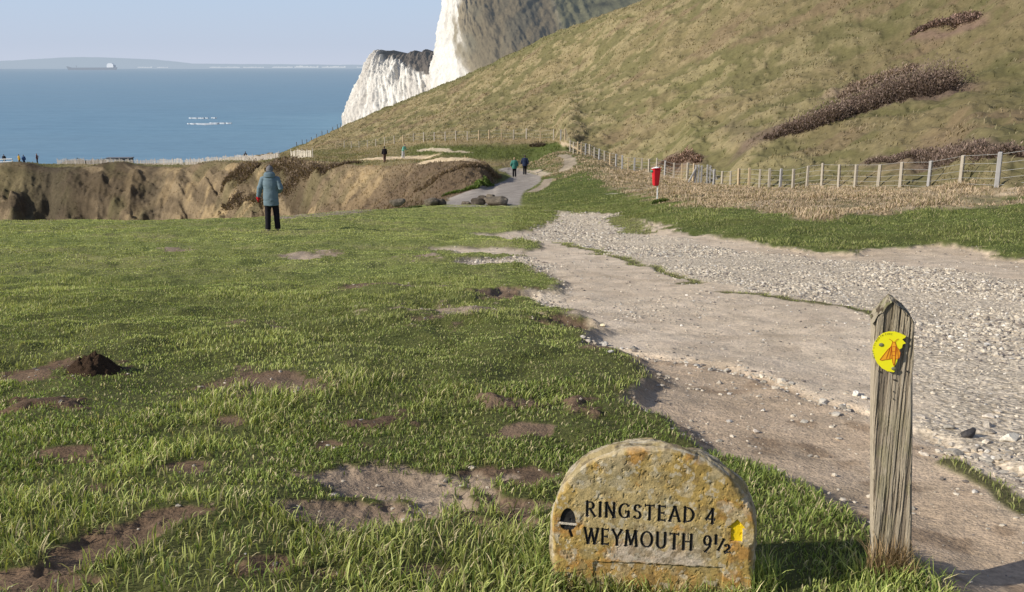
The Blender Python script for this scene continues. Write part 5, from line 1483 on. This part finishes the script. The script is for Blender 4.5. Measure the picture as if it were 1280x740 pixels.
for px_, py_, w_, h_, m_, back, lab in BL:
    D_ = 46 + back; q_ = on_row(px_, D_); k_ = D_ / F
    q_.z = min(q_.z, at(px_, py_, D_)[2])
    v = IV3.copy(); sd = random.random() * 50
    v = np.sign(v) * np.abs(v) ** .55
    for _ in range(9):
        d_ = RNG.normal(0, 1, 3); d_ /= np.linalg.norm(d_); e1 = v @ d_ - (.72 + .25 * RNG.random()); v = v - np.outer(np.clip(e1, 0, None), d_) * .85
    v = v * (1 + (fbm(v[:, 0] * 1.5 + sd, v[:, 2] * 1.5 + v[:, 1], 5, 4) - .5)[:, None] * .35)
    v = v * np.array([w_ * .5 * k_, w_ * .38 * k_, h_ * .5 * k_])
    me = npmesh('boulder', v, tris=IF3); o = link('boulder', me, m_); o.location = (q_.x, q_.y, at(px_, py_ - h_ / 2, D_)[2]); o.rotation_euler = (0, 0, random.uniform(-.3, .3))
    tag(o, lab, 'boulder', 'boulders in a row at the end of the lawn')

# ------------------------------------------------------------------ scrub
def hv_(x, y):
    """ground height for many points at once"""
    u = x / (y + OFF); i = np.clip(np.interp(u, UC, np.arange(NC)).round().astype(int), 0, NC - 1); o_ = np.zeros(len(x))
    for c_ in np.unique(i):
        m_ = i == c_; o_[m_] = np.interp(y[m_], GD[:, c_], Z[:, c_])
    return o_
def scrub(name, label, cat, spine, n, cols_, group=None, fs=.10, squash=.75, fixD=None):
    """thicket: twiggy leaf-sized faces filling lumps strung along a spine of (px, py, radius px)"""
    n = int(n * 1.9); P = []
    for px_, py_, r_, *d__ in spine:
        if d__: q_ = on_row(px_, d__[0])
        elif fixD: q_ = on_row(px_, fixD)
        else:
            x, y = hit(px_, py_, Z); q_ = Vector((x, y, gz(x, y)))
        P.append((q_, r_ * q_.y / F))
    lumps = []
    for (a, ra), (b, rb) in zip(P[:-1], P[1:]):
        m_ = max(2, int((b - a).length / (min(ra, rb) * .55)))
        for i in range(m_):
            t = i / m_; c_ = a.lerp(b, t) + Vector((random.uniform(-.3, .3), random.uniform(-.3, .3), 0)) * ra; lumps.append((c_, (ra + (rb - ra) * t) * random.uniform(.65, 1.15)))
    lumps.append(P[-1])
    wts = np.array([l_[1] ** 2 for l_ in lumps]); wts /= wts.sum()
    k = RNG.choice(len(lumps), n, p=wts)
    cen = np.array([tuple(l_[0]) for l_ in lumps])[k]; rad = np.array([l_[1] for l_ in lumps])[k]
    d_ = RNG.normal(0, 1, (n, 3)); d_ /= np.linalg.norm(d_, axis=1, keepdims=True); d_[:, 2] = np.abs(d_[:, 2])
    rr = np.clip(np.abs(RNG.normal(0, .62, n)), .15, 1.7)
    pos_ = cen + d_ * (rad * rr)[:, None] * np.array([1.0, 1.0, squash]); 
    g = hv_(pos_[:, 0], pos_[:, 1]) if n < 400000 else cen[:, 2]
    pos_[:, 2] = g + np.clip(pos_[:, 2] - cen[:, 2], 0, None)
    u_ = RNG.normal(0, 1, (n, 3)) + d_ * 1.2 + np.array([0, 0, .8]); u_ /= np.linalg.norm(u_, axis=1, keepdims=True)
    s_ = np.cross(u_, RNG.normal(0, 1, (n, 3))); s_ /= np.linalg.norm(s_, axis=1, keepdims=True)
    L = fs * .62 * (.6 + 1.1 * RNG.random(n))[:, None]; W_ = L * .26
    V = np.stack([pos_ - s_ * W_, pos_ + s_ * W_, pos_ + u_ * L + s_ * W_ * .4, pos_ + u_ * L - s_ * W_ * .4], 1)
    org = np.array(tuple(P[0][0])); V = V - org
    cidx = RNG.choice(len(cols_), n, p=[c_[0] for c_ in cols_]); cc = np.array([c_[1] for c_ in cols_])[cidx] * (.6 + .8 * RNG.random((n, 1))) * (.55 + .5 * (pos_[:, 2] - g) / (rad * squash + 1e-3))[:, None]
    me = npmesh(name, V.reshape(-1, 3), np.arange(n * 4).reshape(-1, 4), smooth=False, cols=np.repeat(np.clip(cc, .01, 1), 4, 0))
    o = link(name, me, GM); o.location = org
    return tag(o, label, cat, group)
PB = [(.6, (.23, .165, .135)), (.25, (.19, .135, .11)), (.15, (.29, .22, .17))]
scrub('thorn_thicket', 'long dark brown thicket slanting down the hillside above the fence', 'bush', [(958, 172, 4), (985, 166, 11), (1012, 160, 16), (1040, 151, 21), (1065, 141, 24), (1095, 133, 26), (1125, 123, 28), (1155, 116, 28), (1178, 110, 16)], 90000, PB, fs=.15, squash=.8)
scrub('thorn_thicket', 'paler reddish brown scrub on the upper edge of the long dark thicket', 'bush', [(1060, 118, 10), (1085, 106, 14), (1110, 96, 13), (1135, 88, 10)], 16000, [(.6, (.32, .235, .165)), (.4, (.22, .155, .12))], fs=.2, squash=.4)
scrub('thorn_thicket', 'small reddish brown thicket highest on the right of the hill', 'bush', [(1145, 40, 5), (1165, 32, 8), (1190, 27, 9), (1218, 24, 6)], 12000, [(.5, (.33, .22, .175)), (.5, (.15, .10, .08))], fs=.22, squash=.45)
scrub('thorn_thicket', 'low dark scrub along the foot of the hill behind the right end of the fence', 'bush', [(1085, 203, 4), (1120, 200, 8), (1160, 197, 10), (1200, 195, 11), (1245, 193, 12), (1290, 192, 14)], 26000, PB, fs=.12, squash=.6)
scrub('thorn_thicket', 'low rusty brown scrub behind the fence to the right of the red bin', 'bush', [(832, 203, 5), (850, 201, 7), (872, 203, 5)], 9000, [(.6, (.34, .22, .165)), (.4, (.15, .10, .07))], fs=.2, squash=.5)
scrub('low_bush', 'small dark bush in front of the far fence near its corner', 'bush', [(664, 183, 3.5), (672, 182, 5), (678, 183, 3)], 1500, [(.6, (.10, .075, .05)), (.4, (.16, .12, .08))], fs=.2, squash=.7)
scrub('low_bush', 'dark low bush on the flat top behind the paling fence at the left', 'bush', [(82, 205, 4), (95, 205, 5.5), (110, 205, 6), (125, 205, 5.5), (136, 205, 4)], 4500, [(.6, (.14, .10, .06)), (.4, (.09, .075, .045))], fs=.3, squash=.75, fixD=176)
BR = [(.6, (.24, .175, .12)), (.2, (.19, .14, .10)), (.2, (.30, .225, .15))]
scrub('brown_scrub', 'brown scrub lump on the bank below the long paling fence', 'bush', [(280, 230, 5), (292, 220, 8), (305, 213, 9), (318, 211, 7)], 8000, BR, fs=.28)
scrub('brown_scrub', 'dark brown scrub between the long paling fence and the short piece of paling', 'bush', [(335, 209, 5), (350, 207, 7), (364, 209, 7), (378, 211, 4)], 8000, BR, fs=.26)
scrub('brown_scrub', 'broad purple brown scrub below the short piece of paling', 'bush', [(352, 236, 5), (366, 226, 8), (384, 218, 8), (402, 213, 6), (425, 207, 4), (450, 204, 3)], 9000, BR, fs=.24, squash=.6)
scrub('brown_scrub', 'spreading brown scrub low on the bank behind the walker in the pale blue jacket', 'bush', [(280, 258, 4), (298, 252, 6), (318, 246, 7), (338, 240, 6)], 5000, BR, fs=.25, squash=.6)
scrub('brown_scrub', 'dark scrub crest on the brown mound left of the lane', 'bush', [(520, 238, 5), (545, 224, 7), (570, 212, 9), (592, 208, 9), (612, 214, 8), (622, 221, 5)], 12000, [(.5, (.24, .17, .115)), (.5, (.32, .235, .15))], fs=.13, squash=.4)
scrub('verge_tuft', 'bright green grassy verge at the foot of the brown mound by the lane', 'grass tuft', [(555, 245, 3), (575, 240, 4), (595, 235, 4.5), (612, 230, 4)], 5000, [(.7, (.12, .19, .035)), (.3, (.20, .24, .06))], fs=.14, squash=.5)
scrub('verge_tuft', 'low grassy lip along the far edge of the lawn behind the pale blue walker', 'grass lip', [(105, 276, 1.2, 31), (180, 276, 1.6, 31.5), (250, 274, 2.2, 32.5), (310, 272, 3, 33.5), (355, 269, 2.2, 36), (385, 268, 1.6, 38)], 9000, [(.7, (.12, .17, .045)), (.3, (.17, .19, .07))], fs=.07, squash=.5)
scrub('verge_tuft', 'low dark grassy lip along the far edge of the lawn left of the boulders', 'grass lip', [(400, 266, 2, 39), (430, 263, 3, 41), (460, 262, 3.5, 42.5), (485, 260, 2.5, 43.5), (525, 259, 2, 46)], 9000, [(.7, (.10, .14, .04)), (.3, (.15, .17, .06))], fs=.07, squash=.6)
scrub('verge_tuft', 'dark green grass tuft at the foot of the red bin pole', 'grass tuft', [(819, 254, 2.5), (825, 253.5, 3.5), (832, 253, 2.5)], 1800, [(.7, (.09, .14, .03)), (.3, (.16, .18, .05))], fs=.12, squash=.5)
# ------------------------------------------------------------------ people
def ringtube(bm, pts, rad, n=14, up=Vector((0, 1, 0))):
    """lofted tube; rad entries are r or (rx, ry)"""
    pts = [Vector(p_) for p_ in pts]; rings = []
    for i, p_ in enumerate(pts):
        t = (pts[min(i + 1, len(pts) - 1)] - pts[max(i - 1, 0)]).normalized()
        u = up.cross(t) if abs(up.dot(t)) < .95 else Vector((1, 0, 0)).cross(t)
        u.normalize(); v = t.cross(u)
        r_ = rad[i] if isinstance(rad[i], tuple) else (rad[i], rad[i])
        rings.append([bm.verts.new(p_ + u * math.cos(2 * math.pi * k / n) * r_[0] + v * math.sin(2 * math.pi * k / n) * r_[1]) for k in range(n)])
    for a, b in zip(rings[:-1], rings[1:]):
        for k in range(n): bm.faces.new((a[k], a[(k + 1) % n], b[(k + 1) % n], b[k]))
    bm.faces.new(rings[0][::-1]); bm.faces.new(rings[-1])
def blob(bm, c_, r_, sub=3):
    m_ = Matrix.Translation(Vector(c_)) @ Matrix.Diagonal((r_[0], r_[1], r_[2], 1))
    bmesh.ops.create_icosphere(bm, subdivisions=sub, radius=1, matrix=m_)
def fuse(name, bm, vox, mat, parent, wrinkle=0.0, smooth=3):
    """merge overlapping limbs into one continuous skin"""
    bmesh.ops.recalc_face_normals(bm, faces=bm.faces)
    me = bpy.data.meshes.new(name); bm.to_mesh(me); bm.free()
    o = bpy.data.objects.new(name, me); COL.objects.link(o)
    m_ = o.modifiers.new('r', 'REMESH'); m_.mode = 'VOXEL'; m_.voxel_size = vox
    m2 = o.modifiers.new('s', 'SMOOTH'); m2.iterations = smooth; m2.factor = .5
    dg = bpy.context.evaluated_depsgraph_get()
    me2 = bpy.data.meshes.new_from_object(o.evaluated_get(dg))
    bpy.data.objects.remove(o); bpy.data.meshes.remove(me)
    n = len(me2.vertices); co = np.zeros(n * 3, np.float32); me2.vertices.foreach_get('co', co); co = co.reshape(-1, 3)
    if wrinkle:
        no = np.zeros(n * 3, np.float32); me2.vertices.foreach_get('normal', no); no = no.reshape(-1, 3)
        co += no * ((fbm(co[:, 0] * 7 + co[:, 1] * 5, co[:, 2] * 13 + co[:, 0] * 3, 5, 3) - .5) * wrinkle)[:, None]
        me2.vertices.foreach_set('co', co.ravel())
    me2.polygons.foreach_set('use_smooth', np.ones(len(me2.polygons), bool))
    me2.name = name; me2.update(); me2.materials.clear()
    return link(name, me2, mat, parent)
def hand_pts(bm, wr, d_, side, s=1.0):
    wr = Vector(wr); d_ = Vector(d_).normalized(); sx_ = Vector((0, 1, 0)) - d_ * d_.y; sx_.normalize()
    th = d_.cross(sx_) * 1
    ringtube(bm, [wr - d_ * .02, wr + d_ * .03, wr + d_ * .075], [(.022 * s, .024 * s), (.020 * s, .040 * s), (.017 * s, .040 * s)], 10, th)
    for k, ln in enumerate((.062, .072, .068, .052)):
        b = wr + d_ * .075 + sx_ * (.028 - .019 * k)
        ringtube(bm, [b - d_ * .01, b + d_ * ln * .5, b + d_ * ln * .85 + th * side * -.018, b + d_ * ln * .95 + th * side * -.034], [.0095 * s, .009 * s, .0085 * s, .007 * s], 8, th)
    b = wr + d_ * .02 + sx_ * .03
    ringtube(bm, [b, b + sx_ * .022 + d_ * .02, b + sx_ * .03 + d_ * .05 + th * side * -.01], [.012 * s, .011 * s, .008 * s], 8, th)
SKIN = simple('skin', (.55, .36, .27), .6, .3, .08, 30)
def person(label, loc, rz=0.0, h=1.68, jacket=(.2, .3, .4), trousers=(.02, .02, .025), hair=(.1, .07, .05), hat=None, hood=None, glove=None, shoes=(.1, .08, .07),
           legs=((-.10, 0, 0), (.10, 0, 0)), arms=None, jlen=.70, bulk=1.0, lean=0.0, detail=True, bag=None, group=None, headturn=0.0, skirt_flare=1.0):
    k = h / 1.70
    e_ = empty('person', loc, rz, label, 'person', group)
    e_.scale = (k, k, k)
    lz = lambda z: lean * max(0, z - .92)                     # forward lean above the hips
    def T(x, y, z): return (x, y + lz(z), z)
    vox = .012 if detail else .018
    ank = []
    for sx, (ax_, fwd, kb) in zip((-1, 1), legs):
        hip = Vector(T(sx * .085, 0, .92)); an = Vector((ax_, fwd, .085 + kb)); kn = hip.lerp(an, .48) + Vector((0, .03 + abs(fwd) * .12 + kb * .5, 0))
        ank.append((hip, kn, an, fwd, kb))
    if arms is None: arms = (((-.25, .0, 1.14), (-.27, .06, .88)), ((.25, .0, 1.14), (.27, .06, .88)))
    # body: one continuous skin with head, arms, hands and legs
    bm = bmesh.new()
    ringtube(bm, [T(0, 0, .86), T(0, .0, 1.05), T(0, 0, 1.25), T(0, -.01, 1.40), T(0, 0, 1.46)], [(.155, .10), (.125, .09), (.15, .105), (.16, .09), (.06, .055)], 18)
    ringtube(bm, [T(0, 0, 1.42), T(0, .015, 1.52)], [.052, .050], 14)
    hc = Vector(T(0, .025, 1.595))
    blob(bm, hc, (.072, .090, .105)); blob(bm, hc + Vector((0, .035, -.055)), (.048, .055, .055))
    blob(bm, hc + Vector((0, .095, -.012)), (.013, .020, .024), 2)
    for sx in (-1, 1):
        blob(bm, hc + Vector((sx * .075, -.005, -.01)), (.012, .022, .034), 2)
        blob(bm, hc + Vector((sx * .030, .078, .012)), (.014, .010, .010), 2)
    blob(bm, hc + Vector((0, .086, -.050)), (.024, .010, .007), 2)
    wr = []
    for sx, (el, ws) in zip((-1, 1), arms):
        sh = Vector(T(sx * .175, -.005, 1.385)); el = Vector((el[0], el[1] + lz(el[2]), el[2])); ws = Vector((ws[0], ws[1] + lz(ws[2]) * .8, ws[2]))
        ringtube(bm, [sh, sh.lerp(el, .5), el, el.lerp(ws, .5), ws], [.052, .046, .040, .036, .026], 12)
        hand_pts(bm, ws, ws - el, sx); wr.append((sh, el, ws))
    for hip, kn, an, fwd, kb in ank:
        ringtube(bm, [hip, hip.lerp(kn, .5), kn, kn.lerp(an, .4), an], [.088, .075, .056, .052, .036], 14)
    body_ = fuse('body', bm, vox, SKIN, e_)
    # trousers
    bm = bmesh.new()
    ringtube(bm, [T(0, 0, .80), T(0, 0, .92), T(0, 0, 1.02)], [(.165, .115), (.17, .12), (.155, .11)], 18)
    for hip, kn, an, fwd, kb in ank:
        ringtube(bm, [hip + Vector((0, 0, -.02)), hip.lerp(kn, .5), kn, kn.lerp(an, .5), an + Vector((0, .0, -.035))], [.108, .096, .082, .076, .074], 16)
    fuse('trousers', bm, vox * 1.1, simple('trousers_cloth', trousers, .85, .15, .25, 9), e_, .012)
    # shoes
    for hip, kn, an, fwd, kb in ank:
        bm = bmesh.new(); c_ = an + Vector((0, .05, -.045))
        pitch = -kb * 2.0
        ringtube(bm, [c_ + Vector((0, -.10, -.0 + kb * .3)), c_ + Vector((0, -.05, 0)), c_ + Vector((0, .05, -.003)), c_ + Vector((0, .12, -.015 - kb * .25)), c_ + Vector((0, .15, -.02 - kb * .3))], [(.034, .036), (.041, .045), (.046, .036), (.040, .026), (.022, .016)], 12, Vector((0, 0, 1)))
        fuse('shoe', bm, vox * .8, simple('shoe_leather', shoes, .6, .3, .2, 12), e_)
    # jacket
    b = bulk
    bm = bmesh.new()
    zt_ = jlen
    ringtube(bm, [T(0, 0, zt_), T(0, 0, zt_ + .02), T(0, -.01, (zt_ + 1.15) / 2), T(0, -.01, 1.12), T(0, -.015, 1.28), T(0, -.015, 1.38), T(0, -.01, 1.435), T(0, 0, 1.485)],
             [(.205 * b * skirt_flare, .150 * b), (.207 * b * skirt_flare, .152 * b), (.200 * b, .15 * b), (.188 * b, .145 * b), (.198 * b, .15 * b), (.192 * b, .13 * b), (.14 * b, .10), (.072, .07)], 26)
    for sx, (sh, el, ws) in zip((-1, 1), wr):
        ringtube(bm, [sh + Vector((-sx * .04, 0, .0)), sh + Vector((sx * .01, 0, -.01)), sh.lerp(el, .5), el, el.lerp(ws, .5), ws + (ws - el).normalized() * -.01], [.08 * b, .085 * b, .078 * b, .072 * b, .066 * b, .056 * b], 16)
    jk = simple('jacket_cloth', jacket, .8, .2, .12, 5)
    jo = fuse('jacket', bm, vox, jk, e_, .022 if detail else .02)
    if hood:
        bm = bmesh.new()
        ringtube(bm, [T(0, -.055, 1.385), T(0, -.075, 1.44), T(0, -.065, 1.50), T(0, -.03, 1.535)], [(.09, .05), (.150, .085), (.155, .10), (.125, .095)], 18)
        fuse('hood', bm, vox * .9, jk, jo, .012)
        bm = bmesh.new(); ringtube(bm, [T(0, -.062, 1.49), T(0, -.045, 1.567)], [(.122, .092), (.112, .088)], 18)
        fuse('hood_lining', bm, vox * .9, simple('hood_lining', (.02, .02, .03), .9, .1), jo)
    if glove:
        side_ = glove[0]; sh, el, ws = wr[0 if side_ < 0 else 1]
        bm = bmesh.new(); hand_pts(bm, ws, ws - el, side_, 1.35); ringtube(bm, [ws - (ws - el).normalized() * .05, ws + (ws - el).normalized() * .02], [.036, .034], 12)
        fuse('glove', bm, .007, simple('glove_knit', glove[1], .9, .1), e_)
    if hat:
        bm = bmesh.new(); c_ = hc + Vector((0, -.008, .03))
        blob(bm, c_, (.089, .108, .098), 4)
        for v in bm.verts:
            if v.co.z < c_.z - .015: v.co.z = c_.z - .015 + (v.co.z - c_.z + .015) * .25
        ringtube(bm, [c_ + Vector((0, 0, -.04)), c_ + Vector((0, 0, -.005))], [(.094, .112), (.094, .112)], 22)
        ho = fuse('knitted_hat' if detail else 'hat', bm, vox * .8, simple('hat_knit', hat, .95, .1, .35, 60), e_, .006)
        if detail:
            bm = bmesh.new(); blob(bm, c_ + Vector((0, 0, .104)), (.022, .022, .018), 2); fuse('bobble', bm, .006, simple('bobble', tuple(v * 1.1 for v in hat), .95, .1), ho)
    else:
        bm = bmesh.new(); c_ = hc + Vector((0, -.018, .022)); blob(bm, c_, (.084, .098, .098), 4)
        for v in bm.verts:
            if v.co.y > c_.y + .055 and v.co.z < c_.z + .035: v.co.y = c_.y + .055
        ringtube(bm, [c_ + Vector((0, -.035, 0)), c_ + Vector((0, -.045, -.10))], [(.070, .050), (.052, .034)], 14)
        fuse('hair', bm, vox * .8, simple('hair', hair, .7, .3, .3, 50), e_, .008)
    if bag:
        bm = bmesh.new(); ringtube(bm, [T(0, -.17, 1.0), T(0, -.20, 1.1), T(0, -.20, 1.28), T(0, -.17, 1.38)], [(.11, .05), (.15, .085), (.14, .08), (.10, .045)], 16)
        fuse('rucksack', bm, .014, simple('rucksack', bag, .8, .2), e_, .01)
    return e_
def stand(px, py): x, y, z = spot(px, py); return (x, y, z)
main = stand(341, 288.5)
hm_ = 82.5 * main[1] / F / 1.0
print('walker height', hm_, 'D', main[1])
person('person in pale blue hooded jacket and grey hat walking away over the lawn', main, R(4), h=min(1.74, hm_) / 1.02, jacket=(.145, .205, .24), trousers=(.014, .013, .018), hat=(.16, .155, .16),
       hood=True, glove=(-1, (.50, .02, .03)), shoes=(.30, .25, .19), legs=((-.115, -.04, .0), (.125, .07, .0)), arms=(((-.275, -.02, 1.14), (-.335, .06, .90)), ((.275, -.06, 1.13), (.19, .14, 1.02))), jlen=.68, bulk=.99, lean=.04, skirt_flare=1.0)
q = stand(643, 221.5)
person('light-haired person in green jacket and black leggings walking up the lane', q, R(8), h=24.5 * q[1] / F, jacket=(.055, .20, .16), trousers=(.012, .012, .015), hair=(.35, .25, .15), legs=((-.07, .14, .0), (.08, -.16, .03)),
       arms=(((-.29, -.06, 1.15), (-.30, .03, .93)), ((.29, -.02, 1.15), (.30, .08, .93))), jlen=.74, bulk=1.12, detail=False, group='walkers on the lane')
q = stand(656, 218.5)
person('dark-haired person in navy jacket walking up the lane, right of the green one', q, R(-4), h=24.5 * q[1] / F, jacket=(.018, .028, .06), trousers=(.012, .013, .018), hair=(.06, .045, .04), legs=((-.08, -.14, .03), (.07, .15, .0)),
       arms=(((-.28, .0, 1.15), (-.29, .09, .93)), ((.28, -.05, 1.15), (.29, .03, .93))), jlen=.76, bulk=1.08, detail=False, group='walkers on the lane')
q = stand(504, 198)
person('person in a teal top and pale grey trousers leaning over on the sandy scar', q, R(-120), h=1.66, jacket=(.13, .36, .30), trousers=(.50, .52, .54), hair=(.05, .04, .04), lean=.42, legs=((-.09, .05, 0), (.10, -.10, 0)),
       arms=(((-.24, .16, 1.12), (-.18, .34, 1.0)), ((.24, .12, 1.12), (.2, .34, 1.0))), jlen=.92, detail=False)
q = stand(481, 203)
person('person in a black top and brown trousers standing beside the sandy scar', q, R(30), h=1.70, jacket=(.025, .02, .025), trousers=(.16, .10, .075), hair=(.04, .03, .03), legs=((-.10, -.05, 0), (.11, .08, 0)), jlen=.84, detail=False)
def far(px_, D_, lab, hgt, **k):
    q_ = on_row(px_, D_); return person(lab, tuple(q_), k.pop('rz', 0), h=hgt, detail=False, **k)
far(307.5, 156, 'lone dark-clad person standing on the skyline behind the paling fence', 1.70, jacket=(.03, .035, .05), trousers=(.03, .03, .035), hat=(.03, .03, .04))
far(6, 172, 'person in a dark coat behind the white railing at the far left', 1.72, jacket=(.03, .03, .04), trousers=(.03, .03, .04), hat=(.03, .03, .04), rz=R(20))
far(24.5, 163.5, 'person in a mustard yellow jacket at the top of the far bank', 1.62, jacket=(.50, .30, .04), trousers=(.05, .04, .04), rz=R(-30))
far(30.5, 164, 'person in a blue jacket beside the mustard yellow one on the far bank', 1.70, jacket=(.05, .11, .26), trousers=(.03, .03, .05), rz=R(15))
far(47, 163, 'person in a maroon brown coat standing alone right of the yellow and blue pair', 1.60, jacket=(.10, .045, .05), trousers=(.03, .03, .04), rz=R(90), bag=(.45, .45, .48))
print('faces', sum(len(o.data.polygons) for o in bpy.data.objects if o.type == 'MESH'))
